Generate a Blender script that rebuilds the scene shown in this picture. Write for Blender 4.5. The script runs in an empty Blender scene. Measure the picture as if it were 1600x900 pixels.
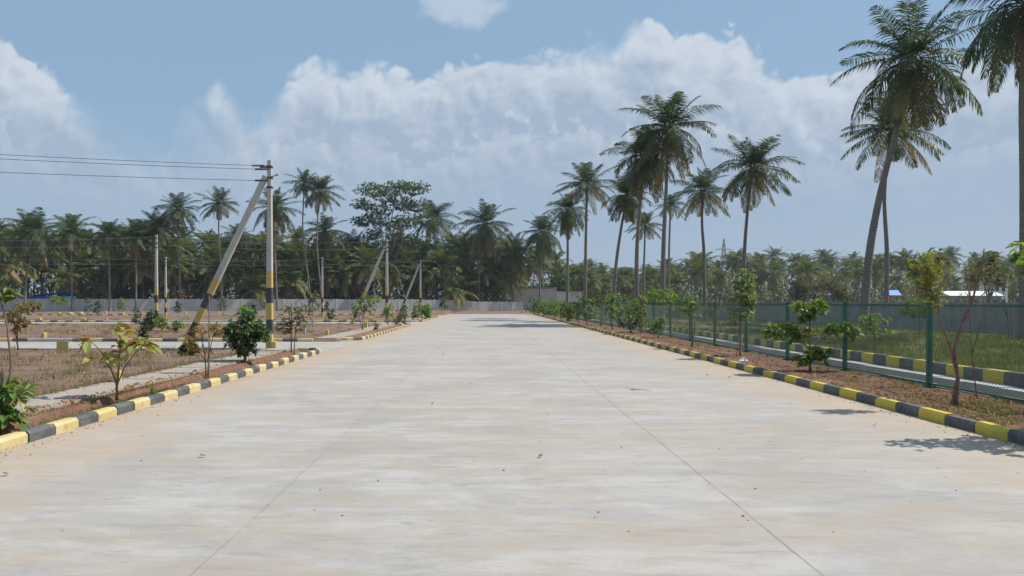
import bpy, math, random
import numpy as np
from mathutils import Vector, Matrix
R = math.radians
random.seed(7); rng = np.random.default_rng(7)
S = bpy.context.scene
COL = S.collection
F, VX, VY, H = 1150.0, 762.0, 472.0, 1.9      # focal length and horizon measured on the 1600x900 photograph

# ------------------------------------------------------------------ camera
cam = bpy.data.objects.new('camera', bpy.data.cameras.new('camera')); COL.objects.link(cam)
cam.location = (0, 0, H); cam.rotation_euler = (R(90), 0, 0)
cam.data.sensor_width = 36; cam.data.lens = 36*F/1600
cam.data.shift_x = (800-VX)/1600; cam.data.shift_y = (VY-450)/1600
cam.data.clip_start = .1; cam.data.clip_end = 6000
S.camera = cam
S.render.resolution_x = 1024; S.render.resolution_y = 576

# ------------------------------------------------------------------ world, sun, exposure
SUN_EL, SUN_DIR = 54.0, Vector((.98, .17, 0)).normalized()      # towards the sun, on the ground
S.view_settings.view_transform = 'Standard'; S.view_settings.look = 'None'
S.view_settings.gamma = 1; S.view_settings.exposure = 0.5
S.view_settings.use_curve_mapping = False

class NT:
    """short node writer"""
    def __init__(s, nt): s.t = nt; s.n = nt.nodes; s.l = nt.links
    def node(s, typ, **k):
        nd = s.n.new(typ)
        for a, b in k.items(): setattr(nd, a, b)
        return nd
    def put(s, sock, v):
        if isinstance(v, bpy.types.NodeSocket): s.l.new(v, sock)
        elif v is not None:
            if sock.type == 'RGBA' and len(v) == 3: v = (*v, 1)
            sock.default_value = v
    def math(s, op, a, b=None, c=None, clamp=False):
        nd = s.node('ShaderNodeMath', operation=op, use_clamp=clamp)
        s.put(nd.inputs[0], a); s.put(nd.inputs[1], b); s.put(nd.inputs[2], c)
        return nd.outputs[0]
    def step(s, x, lo, hi):
        nd = s.node('ShaderNodeMapRange', interpolation_type='SMOOTHSTEP')
        s.put(nd.inputs[0], x); s.put(nd.inputs[1], lo); s.put(nd.inputs[2], hi)
        return nd.outputs[0]
    def mix(s, f, a, b, mode='MIX'):
        nd = s.node('ShaderNodeMix', data_type='RGBA', blend_type=mode)
        s.put(nd.inputs[0], f); s.put(nd.inputs[6], a); s.put(nd.inputs[7], b)
        return nd.outputs[2]
    def noise(s, vec, scale, detail=4, rough=.5, dist=0):
        nd = s.node('ShaderNodeTexNoise')
        s.put(nd.inputs['Vector'], vec); nd.inputs['Scale'].default_value = scale
        nd.inputs['Detail'].default_value = detail; nd.inputs['Roughness'].default_value = rough
        nd.inputs['Distortion'].default_value = dist
        return nd.outputs[0]
    def ramp(s, f, stops):
        nd = s.node('ShaderNodeValToRGB'); s.put(nd.inputs[0], f)
        e = nd.color_ramp.elements
        while len(e) < len(stops): e.new(.5)
        for i, (p, c) in enumerate(stops):
            e[i].position = p; e[i].color = (*c, 1) if not isinstance(c, (int, float)) else (c, c, c, 1)
        return nd.outputs[0]
    def scale(s, vec, sx, sy, sz):
        nd = s.node('ShaderNodeVectorMath', operation='MULTIPLY')
        s.put(nd.inputs[0], vec); nd.inputs[1].default_value = (sx, sy, sz)
        return nd.outputs[0]

world = bpy.data.worlds.new('World'); S.world = world; world.use_nodes = True
w = NT(world.node_tree); w.n.clear()
sky = w.node('ShaderNodeTexSky', sky_type='NISHITA', sun_disc=False)
sky.sun_elevation = R(SUN_EL); sky.sun_rotation = math.atan2(SUN_DIR.x, SUN_DIR.y)
sky.air_density = 1.0; sky.dust_density = 2.2; sky.ozone_density = 1.6; sky.altitude = 600
geo = w.node('ShaderNodeTexCoord').outputs['Generated']
sp = w.node('ShaderNodeSeparateXYZ'); w.l.new(geo, sp.inputs[0])
dx, dy, dz = sp.outputs
az = w.math('ARCTAN2', dx, dy)
hyp = w.math('SQRT', w.math('ADD', w.math('MULTIPLY', dx, dx), w.math('MULTIPLY', dy, dy)))
el = w.math('DIVIDE', dz, w.math('MAXIMUM', hyp, .05))
prof = [(-700,150),(-300,60),(-120,40),(-60,10),(0,25),(28,58),(50,74),(78,82),(100,108),(130,142),(160,176),(210,190),(262,212),(272,165),(290,146),
        (318,128),(338,106),(362,124),(386,158),(412,152),(432,124),(462,94),(490,69),(515,77),(540,96),(600,97),(645,106),(690,92),(740,80),
        (790,72),(832,77),(872,60),(925,50),(968,42),(995,14),(1030,26),(1050,49),(1082,44),(1140,38),(1182,54),(1194,84),(1222,102),(1262,99),(1290,104),
        (1340,92),(1420,84),(1520,90),(1600,98),(2000,60),(2600,120)]
AZ0, AZ1, EL1 = -1.0, 1.1, .5
def azel(x, y):
    a = math.atan((x-VX)/F); return a, (VY-y)/F*math.cos(a)
fc = w.node('ShaderNodeFloatCurve')
w.l.new(w.math('DIVIDE', w.math('SUBTRACT', az, AZ0), AZ1-AZ0), fc.inputs['Value'])
cv = fc.mapping.curves[0]
pts = [((azel(x, y)[0]-AZ0)/(AZ1-AZ0), azel(x, y)[1]/EL1) for x, y in prof]
cv.points[0].location = (0, pts[0][1]); cv.points[-1].location = (1, pts[-1][1])
for p in pts[1:-1]: cv.points.new(*p)
for p in cv.points: p.handle_type = 'VECTOR'
fc.mapping.update()
top = w.math('MULTIPLY', fc.outputs[0], EL1)
cmb = w.node('ShaderNodeCombineXYZ'); w.l.new(az, cmb.inputs[0]); w.l.new(el, cmb.inputs[1])
cvec = cmb.outputs[0]
def billow(vec, sc):
    """cauliflower heights: rounded puffs with sharp creases, two sizes"""
    a_ = w.math('ABSOLUTE', w.math('SUBTRACT', w.noise(vec, sc, 1.5, .5, .3), .5)); b_ = w.math('ABSOLUTE', w.math('SUBTRACT', w.noise(vec, sc*2.7, 2, .5, .3), .5))
    return w.math('ADD', w.math('MULTIPLY', a_, 2.6), w.math('MULTIPLY', b_, 1.5))
off = w.node('ShaderNodeVectorMath', operation='ADD'); w.l.new(cvec, off.inputs[0]); off.inputs[1].default_value = (.008, .010, 0)
h0 = w.math('MINIMUM', billow(cvec, 11), .58); h1 = billow(off.outputs[0], 11)
n_big = w.noise(cvec, 5, 5, .55, .4)
n_mid = w.noise(cvec, 22, 6, .6, .6)
edge = w.math('ADD', top, w.math('MULTIPLY', w.math('SUBTRACT', h0, .44), .045))
edge = w.math('ADD', edge, w.math('MULTIPLY', w.math('SUBTRACT', n_mid, .5), .012))
dep = w.math('SUBTRACT', edge, el)                       # depth below the cloud's top edge
soft = w.noise(cvec, 3.3, 2, .5)
mask = w.step(dep, 0, w.math('ADD', .011, w.math('MULTIPLY', w.step(soft, .46, .68), .06)))
def blob(x, y, rx, ry, amp):
    a_, e_ = azel(x, y)
    q_ = w.math('ADD', w.math('POWER', w.math('DIVIDE', w.math('SUBTRACT', az, a_), rx/F), 2), w.math('POWER', w.math('DIVIDE', w.math('SUBTRACT', el, e_), ry/F), 2))
    return w.math('MULTIPLY', w.step(q_, 1.6, 0), amp)
thin = w.math('SUBTRACT', 1, blob(250, 205, 95, 60, .75), clamp=True)
low = w.step(el, .03, .2)
dens = w.math('MULTIPLY', mask, thin)
dens = w.math('MULTIPLY', dens, w.math('ADD', .35, w.math('MULTIPLY', low, .62)))
rim = w.step(dep, .10, .004)
edge2 = w.math('ADD', w.math('MULTIPLY', top, .70), w.math('MULTIPLY', w.math('SUBTRACT', n_big, .5), .22))
edge2 = w.math('ADD', edge2, w.math('MULTIPLY', w.math('SUBTRACT', h0, .40), .07))
dep2 = w.math('SUBTRACT', edge2, el)
rim2 = w.math('MULTIPLY', w.step(dep2, 0, .010), w.step(dep2, .09, .01))
rel = w.math('MULTIPLY', w.math('SUBTRACT', h0, h1), 1.1)     # side of each billow turned to the sun
lit = w.math('ADD', w.math('MULTIPLY', rim, .62), w.math('MULTIPLY', rim2, .30))
lit = w.math('ADD', lit, rel)
lit = w.math('ADD', lit, w.math('MULTIPLY', w.math('SUBTRACT', w.noise(cvec, 6, 7, .6, 1.0), .5), .65))
for bl in ((545, 120, 130, 60, .35), (1000, 90, 190, 90, .35), (345, 135, 45, 40, .4), (40, 110, 90, 70, .25), (1230, 160, 160, 60, .2)):
    lit = w.math('ADD', lit, blob(*bl))
lit = w.math('MULTIPLY', w.math('ADD', lit, .06, clamp=True), w.math('ADD', .12, w.math('MULTIPLY', w.step(el, .08, .26), .88)), clamp=True)
CL_D, CL_B = (3.1, 3.9, 5.0), (5.1, 5.7, 6.4)
ccol = w.mix(lit, CL_D, CL_B)
# the small stray cloud near the top
a0, e0 = azel(722, 8)
q = w.math('ADD', w.math('POWER', w.math('DIVIDE', w.math('SUBTRACT', az, a0), .060), 2), w.math('POWER', w.math('DIVIDE', w.math('SUBTRACT', el, e0), .032), 2))
stray = w.math('MULTIPLY', w.step(w.math('ADD', q, w.math('MULTIPLY', w.math('SUBTRACT', n_mid, .5), 2.4)), 1.3, .1), .6)
base_sky = w.mix(w.step(el, .30, .0), w.mix(.75, sky.outputs[0], (2.5, 3.85, 5.35)), w.mix(.8, sky.outputs[0], (2.85, 3.75, 4.95)))
full = w.mix(dens, base_sky, ccol)
full = w.mix(stray, full, CL_B)
bg = w.node('ShaderNodeBackground'); w.put(bg.inputs[0], full); bg.inputs[1].default_value = .085
out = w.node('ShaderNodeOutputWorld'); w.l.new(bg.outputs[0], out.inputs[0])

sun = bpy.data.objects.new('sun', bpy.data.lights.new('sun', 'SUN')); COL.objects.link(sun)
sun.data.energy = 3.4; sun.data.angle = R(.6); sun.data.color = (1, .955, .89)
sd = SUN_DIR*math.cos(R(SUN_EL)) + Vector((0, 0, math.sin(R(SUN_EL))))
sun.rotation_euler = sd.to_track_quat('Z', 'Y').to_euler()
sun.location = (60, 20, 60)

# ------------------------------------------------------------------ materials
def new_mat(name):
    m = bpy.data.materials.new(name); m.use_nodes = True
    t = NT(m.node_tree); p = t.n['Principled BSDF']
    return m, t, p
def bump(t, p, h, strength=.4, dist=.05):
    b = t.node('ShaderNodeBump'); b.inputs['Strength'].default_value = strength; b.inputs['Distance'].default_value = dist
    t.put(b.inputs['Height'], h); t.l.new(b.outputs[0], p.inputs['Normal'])
def worn(name, col, col2, scale=6, rough=.75, amt=.35, dirt=(.30, .2, .13), dirt_amt=.35, metal=0, bmp=.15):
    m, t, p = new_mat(name)
    pos = t.node('ShaderNodeNewGeometry').outputs['Position']
    n1 = t.noise(pos, scale, 6, .6); n2 = t.noise(pos, scale*4.7, 5, .65)
    c = t.mix(t.math('MULTIPLY', t.step(n1, .35, .7), amt*2, clamp=True), col, col2)
    c = t.mix(t.math('MULTIPLY', t.step(n2, .52, .72), dirt_amt), c, dirt)
    t.put(p.inputs['Base Color'], c); p.inputs['Roughness'].default_value = rough; p.inputs['Metallic'].default_value = metal
    bump(t, p, n2, bmp, .02)
    return m
M = {}
M['kerb_yellow'] = worn('kerb_yellow_paint', (.55, .43, .17), (.60, .50, .28), 2.2, .8, .5, (.30, .22, .15), .95)
M['kerb_black'] = worn('kerb_black_paint', (.065, .067, .07), (.13, .13, .13), 2.2, .8, .5, (.24, .19, .14), .85)
M['yellow'] = worn('yellow_paint', (.55, .38, .095), (.62, .47, .19), 3, .7, .4, (.34, .24, .14), .55)
M['yellow_dull'] = worn('yellow_paint_dull', (.55, .41, .035), (.62, .48, .09), 3, .7, .4, (.3, .24, .10), .55)
M['black'] = worn('black_paint', (.045, .047, .05), (.075, .078, .082), 3, .65, .4, (.18, .14, .10), .45)
M['concrete'] = worn('concrete', (.36, .35, .32), (.45, .43, .39), 4, .9, .4, (.28, .22, .16), .3)
M['pole'] = worn('pole_concrete', (.47, .45, .40), (.56, .53, .47), 3, .9, .4, (.32, .28, .24), .3)
M['slab'] = worn('path_concrete', (.35, .325, .285), (.36, .28, .20), 1.1, .9, .5, (.25, .17, .11), .85)
M['drain'] = worn('drain_concrete', (.42, .42, .41), (.52, .51, .49), 2, .9, .4, (.3, .28, .24), .3)
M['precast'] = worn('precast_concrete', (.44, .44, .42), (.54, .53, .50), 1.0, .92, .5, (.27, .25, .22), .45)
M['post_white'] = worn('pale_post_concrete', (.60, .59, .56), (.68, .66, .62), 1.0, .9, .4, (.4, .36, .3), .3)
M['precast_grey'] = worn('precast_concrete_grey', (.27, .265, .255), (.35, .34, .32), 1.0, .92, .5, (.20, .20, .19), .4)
M['green_metal'] = worn('green_metal', (.012, .10, .065), (.02, .14, .09), 5, .45, .4, (.05, .08, .05), .25)
M['wire_green'] = worn('green_wire', (.03, .08, .055), (.05, .10, .07), 5, .5, .3, (.12, .12, .09), .2)
M['dark_metal'] = worn('dark_metal', (.03, .03, .035), (.06, .055, .05), 9, .5, .4)
M['wire'] = worn('wire_metal', (.16, .15, .16), (.2, .19, .19), 1, .5, .4)
M['galv'] = worn('galvanised_steel', (.25, .27, .29), (.32, .33, .35), .5, .6, .4)
M['blue_sheet'] = worn('blue_sheet', (.02, .17, .62), (.03, .22, .72), .8, .5, .4, (.1, .15, .25), .3)
M['orange'] = worn('orange_sheet', (.42, .16, .02), (.5, .22, .04), .8, .6, .4)
M['white_wall'] = worn('white_wall', (.68, .68, .66), (.75, .74, .72), .3, .9, .4, (.4, .38, .34), .3)
M['window_dark'] = worn('window_dark', (.03, .035, .04), (.05, .05, .055), .5, .3, .3)
M['stake'] = worn('stake_wood', (.20, .17, .14), (.28, .24, .20), 8, .9, .4)
M['bark'] = worn('sapling_bark', (.15, .10, .07), (.24, .18, .13), 14, .9, .5, (.3, .26, .2), .4)
M['bark_red'] = worn('reddish_bark', (.16, .085, .06), (.24, .14, .10), 10, .85, .5, (.3, .24, .2), .4)
M['tree_bark'] = worn('tree_bark', (.20, .17, .14), (.28, .25, .21), 1.5, .9, .5)
M['plastic'] = worn('white_plastic', (.7, .7, .72), (.6, .6, .62), 8, .35, .3, (.5, .4, .35), .2)
M['stone'] = worn('stone', (.22, .15, .11), (.34, .25, .19), 6, .95, .5)
M['clod'] = worn('red_clod', (.25, .11, .06), (.33, .16, .09), 8, .95, .5, (.2, .1, .06), .4)
M['twig'] = worn('dry_twig', (.16, .12, .09), (.22, .17, .13), 8, .9, .5)
M['dead_leaf'] = worn('dead_leaf', (.20, .12, .06), (.28, .17, .08), 8, .9, .5)

# block wall of the shed
m, t, p = new_mat('grey_block_wall'); M['block'] = m
tc = t.node('ShaderNodeNewGeometry').outputs['Position']
rot = t.node('ShaderNodeCombineXYZ'); sx = t.node('ShaderNodeSeparateXYZ'); t.l.new(tc, sx.inputs[0])
t.l.new(t.math('ADD', sx.outputs[0], sx.outputs[1]), rot.inputs[0]); t.l.new(sx.outputs[2], rot.inputs[1])
br = t.node('ShaderNodeTexBrick'); t.put(br.inputs['Vector'], rot.outputs[0])
br.inputs['Color1'].default_value = (.66, .63, .57, 1); br.inputs['Color2'].default_value = (.56, .54, .49, 1); br.inputs['Mortar'].default_value = (.24, .23, .21, 1)
br.inputs['Scale'].default_value = 1; br.inputs['Brick Width'].default_value = .6; br.inputs['Row Height'].default_value = .3; br.inputs['Mortar Size'].default_value = .025
t.put(p.inputs['Base Color'], t.mix(t.math('MULTIPLY', t.step(t.noise(tc, .5, 6, .6), .45, .7), .5), br.outputs[0], (.25, .23, .2))); p.inputs['Roughness'].default_value = .95

# main road
m, t, p = new_mat('road_concrete'); M['road'] = m
pos = t.node('ShaderNodeNewGeometry').outputs['Position']
sx = t.node('ShaderNodeSeparateXYZ'); t.l.new(pos, sx.inputs[0]); X, Y = sx.outputs[0], sx.outputs[1]
streak = t.noise(t.scale(pos, .34, 1.5, 1), 1, 10, .74, .6)
streak2 = t.noise(t.scale(pos, .09, .75, 1), 1, 6, .6, .8)
fine = t.noise(pos, 30, 5, .7)
broom = t.noise(t.scale(pos, 1.5, 22, 1), 1, 5, .6)
c = t.ramp(streak, [(.30, (.29, .275, .255)), (.43, (.39, .37, .345)), (.54, (.465, .44, .41)), (.68, (.42, .38, .335))])
c = t.mix(t.math('MULTIPLY', t.step(streak2, .47, .57), .5), c, (.385, .325, .26))
patch = t.noise(pos, .42, 7, .62, .5)
c = t.mix(t.math('MULTIPLY', t.step(patch, .50, .60), .5), c, (.30, .28, .26))
c = t.mix(t.math('MULTIPLY', t.step(t.noise(t.scale(pos, .7, 1.6, 1), 1.6, 9, .75), .56, .66), .38), c, (.25, .24, .23))
warm = t.noise(t.scale(pos, .8, 1.9, 1), 1.0, 10, .72, .3)
c = t.mix(t.math('MULTIPLY', t.step(warm, .46, .58), .6), c, (.38, .315, .245))
c = t.mix(t.math('MULTIPLY', t.step(t.noise(t.scale(pos, 1.3, 5.5, 1), 1.0, 9, .75, .2), .52, .64), .5), c, (.26, .245, .225))
c = t.mix(.07, c, (.1, .08, .06))
c = t.mix(t.math('MULTIPLY', t.step(broom, .35, .7), .22), c, (.40, .37, .33))
c = t.mix(t.math('MULTIPLY', t.step(fine, .45, .72), .30), c, (.28, .24, .2))
# dust swept against the kerbs
dl = t.math('MULTIPLY', t.math('ABSOLUTE', t.math('SUBTRACT', X, .45)), t.step(X, -6.21, -6.19))
dn = t.math('ADD', dl, t.math('MULTIPLY', t.math('SUBTRACT', t.noise(t.scale(pos, .9, .35, 1), 1, 7, .65), .5), 3.2))
c = t.mix(t.math('MULTIPLY', t.step(dn, 4.4, 6.6), .7), c, (.43, .32, .215))
c = t.mix(t.math('MULTIPLY', t.step(t.math('ADD', dn, t.math('MULTIPLY', t.math('SUBTRACT', fine, .5), 1.3)), 6.3, 7.5), .5), c, (.33, .21, .13))
for jx, js in ((-2.06, .45), (2.33, 1.0)):
    wob = t.math('ADD', X, t.math('MULTIPLY', t.math('SUBTRACT', t.noise(pos, .7, 3), .5), .05))
    j = t.step(t.math('ABSOLUTE', t.math('SUBTRACT', wob, jx)), .013, .004)
    c = t.mix(t.math('MULTIPLY', t.math('MULTIPLY', j, js), t.ramp(t.noise(pos, 1.3, 4), [(.3, .2), (.6, .75)])), c, (.13, .11, .10))
jt = t.math('ABSOLUTE', t.math('SUBTRACT', t.math('MODULO', t.math('ADD', Y, 100.3), 9.0), 4.5))
c = t.mix(t.math('MULTIPLY', t.step(jt, .012, .003), .3), c, (.2, .17, .15))
t.put(p.inputs['Base Color'], c); p.inputs['Roughness'].default_value = .82
bump(t, p, t.math('ADD', t.math('MULTIPLY', broom, .6), t.math('MULTIPLY', fine, .4)), .25, .012)

# ground
m, t, p = new_mat('soil_and_grass'); M['ground'] = m
pos = t.node('ShaderNodeNewGeometry').outputs['Position']
sx = t.node('ShaderNodeSeparateXYZ'); t.l.new(pos, sx.inputs[0]); X, Y = sx.outputs[0], sx.outputs[1]
n1 = t.noise(pos, .55, 9, .65, .4); n2 = t.noise(pos, 5, 8, .7); n3 = t.noise(t.scale(pos, .12, .5, 1), 1, 5, .6); n4 = t.noise(pos, 24, 5, .7)
lot = t.ramp(n1, [(.30, (.12, .07, .045)), (.43, (.20, .112, .068)), (.55, (.265, .16, .10)), (.70, (.19, .145, .09))])
lot = t.mix(t.math('MULTIPLY', t.step(n3, .45, .65), .6), lot, (.26, .165, .11))
lot = t.mix(t.math('MULTIPLY', t.step(n2, .50, .64), .6), lot, (.11, .075, .05))
n5 = t.noise(t.scale(pos, .35, .9, 1), 1, 8, .7, .6)
lot = t.mix(t.math('MULTIPLY', t.step(n5, .53, .62), .65), lot, (.095, .07, .05))
lot = t.mix(t.math('MULTIPLY', t.step(n5, .44, .36), .5), lot, (.35, .22, .145))
lot = t.mix(t.math('MULTIPLY', t.step(n4, .55, .75), .45), lot, (.36, .28, .19))
red = t.ramp(n2, [(.3, (.13, .065, .038)), (.5, (.24, .115, .065)), (.7, (.32, .18, .115))])
red = t.mix(t.math('MULTIPLY', t.step(n1, .52, .62), .6), red, (.30, .22, .15))
fld = t.ramp(n1, [(.3, (.08, .095, .03)), (.46, (.13, .13, .05)), (.56, (.19, .155, .08)), (.7, (.23, .165, .10))])
fld = t.mix(t.math('MULTIPLY', t.step(n2, .5, .7), .4), fld, (.12, .10, .05))
def band(lo, hi, e=.12):
    xx = t.math('ADD', X, t.math('MULTIPLY', t.math('SUBTRACT', n2, .5), .7))
    return t.math('MULTIPLY', t.step(xx, lo-e, lo+e), t.step(xx, hi+e, hi-e))
c = t.mix(t.step(X, 9.6, 10.6), lot, fld)
c = t.mix(band(-7.7, -5.0), c, red); c = t.mix(band(6, 9.5), c, red)
c = t.mix(t.math('MULTIPLY', t.step(Y, 116, 124), t.math('MULTIPLY', t.step(X, -12, -6), t.step(X, 12, 9))), c, t.mix(.5, red, lot))
t.put(p.inputs['Base Color'], c); p.inputs['Roughness'].default_value = .97
bump(t, p, t.math('ADD', n2, t.math('MULTIPLY', n4, .5)), .8, .12)

def foliage(name, stops, trans=.3, rough=.45, back=None):
    m, t, p = new_mat(name)
    a = t.node('ShaderNodeAttribute', attribute_name='var').outputs['Fac']
    c = t.ramp(a, stops)
    t.put(p.inputs['Base Color'], c); p.inputs['Roughness'].default_value = rough; p.inputs['Specular IOR Level'].default_value = .3
    tr = t.node('ShaderNodeBsdfTranslucent'); t.put(tr.inputs[0], t.mix(1.0, c, (1.5, 1.45, .7), 'MULTIPLY'))
    mx = t.node('ShaderNodeMixShader'); mx.inputs[0].default_value = trans
    t.l.new(p.outputs[0], mx.inputs[1]); t.l.new(tr.outputs[0], mx.inputs[2])
    t.l.new(mx.outputs[0], t.n['Material Output'].inputs[0])
    M[name] = m; return m
foliage('palm_leaf', [(0, (.04, .07, .022)), (.35, (.058, .088, .028)), (.6, (.11, .12, .04)), (.82, (.23, .185, .075)), (1, (.25, .165, .08))], .28, .5)
foliage('palm_dry', [(0, (.22, .15, .09)), (.5, (.28, .19, .12)), (1, (.18, .12, .08))], .15, .8)
foliage('grove_leaf', [(0, (.09, .115, .032)), (.35, (.15, .165, .048)), (.62, (.27, .23, .085)), (.85, (.36, .27, .13)), (1, (.30, .20, .11))], .3, .6)
foliage('under_leaf', [(0, (.05, .07, .02)), (.5, (.09, .11, .03)), (.85, (.14, .15, .045)), (1, (.22, .18, .08))], .3, .6)
foliage('leaf_bright', [(0, (.09, .18, .025)), (.5, (.15, .27, .04)), (.85, (.24, .34, .07)), (1, (.38, .36, .1))], .4, .4)
foliage('leaf_mid', [(0, (.08, .15, .03)), (.5, (.13, .22, .045)), (.85, (.20, .28, .07)), (1, (.32, .27, .08))], .35, .4)
foliage('leaf_dark', [(0, (.03, .08, .018)), (.6, (.055, .12, .028)), (1, (.12, .20, .05))], .3, .35)
foliage('leaf_yellow', [(0, (.19, .24, .06)), (.45, (.36, .38, .11)), (.7, (.45, .38, .12)), (.85, (.33, .16, .05)), (1, (.25, .06, .03))], .4, .45)
foliage('leaf_orange', [(0, (.10, .14, .04)), (.35, (.19, .19, .06)), (.6, (.38, .27, .07)), (.8, (.42, .2, .05)), (1, (.3, .12, .05))], .35, .5)
foliage('leaf_olive', [(0, (.08, .10, .035)), (.5, (.13, .15, .05)), (1, (.23, .20, .08))], .3, .5)
foliage('leaf_feather', [(0, (.16, .20, .03)), (.5, (.25, .28, .04)), (1, (.36, .32, .07))], .4, .5)
foliage('leaf_tree', [(0, (.07, .13, .05)), (.6, (.10, .18, .065)), (1, (.15, .22, .09))], .3, .45)
foliage('dry_grass', [(0, (.13, .095, .06)), (.4, (.24, .185, .115)), (.7, (.36, .29, .185)), (.82, (.20, .19, .08)), (.92, (.11, .16, .045)), (1, (.10, .16, .04))], .25, .8)
foliage('field_grass', [(0, (.075, .10, .03)), (.4, (.13, .165, .05)), (.65, (.22, .22, .085)), (.85, (.34, .29, .15)), (1, (.42, .34, .2))], .35, .6)

# palm trunk
m, t, p = new_mat('palm_trunk'); M['palm_trunk'] = m
pos = t.node('ShaderNodeTexCoord').outputs['Object']
wv = t.node('ShaderNodeTexWave', wave_type='BANDS', bands_direction='Z'); t.put(wv.inputs['Vector'], pos)
wv.inputs['Scale'].default_value = 1.6; wv.inputs['Distortion'].default_value = 2; wv.inputs['Detail'].default_value = 3
nn = t.noise(pos, 3, 6, .65)
c = t.mix(wv.outputs[1], (.165, .14, .12), (.205, .18, .155)); c = t.mix(t.math('MULTIPLY', t.step(nn, .5, .65), .5), c, (.27, .24, .21))
t.put(p.inputs['Base Color'], c); p.inputs['Roughness'].default_value = .9; bump(t, p, wv.outputs[1], .3, .03)

# ------------------------------------------------------------------ mesh helpers
class MB:
    def __init__(s): s.v = []; s.f = []; s.m = []; s.a = []
    def add(s, vs, fs, mi=0, var=0.):
        o = len(s.v); s.v.extend([tuple(q) for q in vs]); s.f.extend([tuple(i+o for i in f) for f in fs])
        s.m.extend([mi]*len(fs)); s.a.extend([var]*len(vs) if not hasattr(var, '__len__') else list(var))
    def box(s, x0, x1, y0, y1, z0, z1, mi=0, mat=None):
        vs = [Vector((x, y, z)) for z in (z0, z1) for x, y in ((x0, y0), (x1, y0), (x1, y1), (x0, y1))]
        if mat: vs = [mat @ q for q in vs]
        s.add(vs, [(3,2,1,0), (4,5,6,7), (0,1,5,4), (1,2,6,5), (2,3,7,6), (3,0,4,7)], mi)
    def tube(s, pts, rad, n=6, mi=0, var=0., caps=True, phase=0):
        pts = [Vector(q) for q in pts]; vs = []; up = None
        if not hasattr(rad, '__len__'): rad = [rad]*len(pts)
        for i, q in enumerate(pts):
            d = (pts[min(i+1, len(pts)-1)] - pts[max(i-1, 0)]).normalized()
            if up is None: up = Vector((1, 0, 0)) if abs(d.x) < .9 else Vector((0, 1, 0))
            up = (up - d*up.dot(d)).normalized(); b = d.cross(up)
            for k in range(n):
                a = 2*math.pi*k/n + phase; vs.append(q + (up*math.cos(a) + b*math.sin(a))*rad[i])
        fs = [(i*n+k, i*n+(k+1)%n, (i+1)*n+(k+1)%n, (i+1)*n+k) for i in range(len(pts)-1) for k in range(n)]
        if caps: fs += [tuple(range(n-1, -1, -1)), tuple((len(pts)-1)*n+k for k in range(n))]
        s.add(vs, fs, mi, var)
    def arrays(s, V, faces, var):
        o = len(s.v); s.v.extend(map(tuple, V.tolist())); s.f.extend([tuple(i+o for i in f) for f in faces])
        s.m.extend([0]*len(faces)); s.a.extend(var.tolist())
    def mesh(s, name, mats, smooth=False):
        me = bpy.data.meshes.new(name); me.from_pydata(s.v, [], s.f)
        for q in (mats if isinstance(mats, (list, tuple)) else [mats]): me.materials.append(M[q])
        me.polygons.foreach_set('material_index', s.m)
        if smooth: me.polygons.foreach_set('use_smooth', [True]*len(s.f))
        at = me.attributes.new('var', 'FLOAT', 'POINT'); at.data.foreach_set('value', s.a)
        me.update(); return me
    def obj(s, name, mats, parent=None, smooth=False):
        return link(name, s.mesh(name, mats, smooth), parent)
def link(name, me, parent=None, loc=None):
    o = bpy.data.objects.new(name, me); COL.objects.link(o)
    if parent: o.parent = parent
    if loc is not None: o.location = loc
    return o
def tag(o, label, cat, group=None):
    o['label'] = label; o['category'] = cat
    if group: o['group'] = group
    return o
def thing(name, label, cat, loc=(0, 0, 0), rz=0, group=None):
    o = bpy.data.objects.new(name, None); COL.objects.link(o); o.location = loc; o.rotation_euler = (0, 0, rz); o.empty_display_size = .2
    return tag(o, label, cat, group)
def structure(o, kind='structure'): o['kind'] = kind; return o
def dup(root, label, loc, rz=0, sc=1, group=None):
    r = root.copy(); COL.objects.link(r); r.location = loc; r.rotation_euler = (0, 0, rz); r.scale = (sc, sc, sc); r['label'] = label
    if group: r['group'] = group
    for ch in list(root.children):
        c = ch.copy(); COL.objects.link(c); c.parent = r
        for g in list(ch.children):
            d = g.copy(); COL.objects.link(d); d.parent = c
    return r
def at(px, Y, py=None, z=0):
    """a point at a real distance Y ahead, in line with what the photo shows"""
    return Vector(((px-VX)*Y/F, Y, z if py is None else H+(VY-py)*Y/F))

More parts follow.
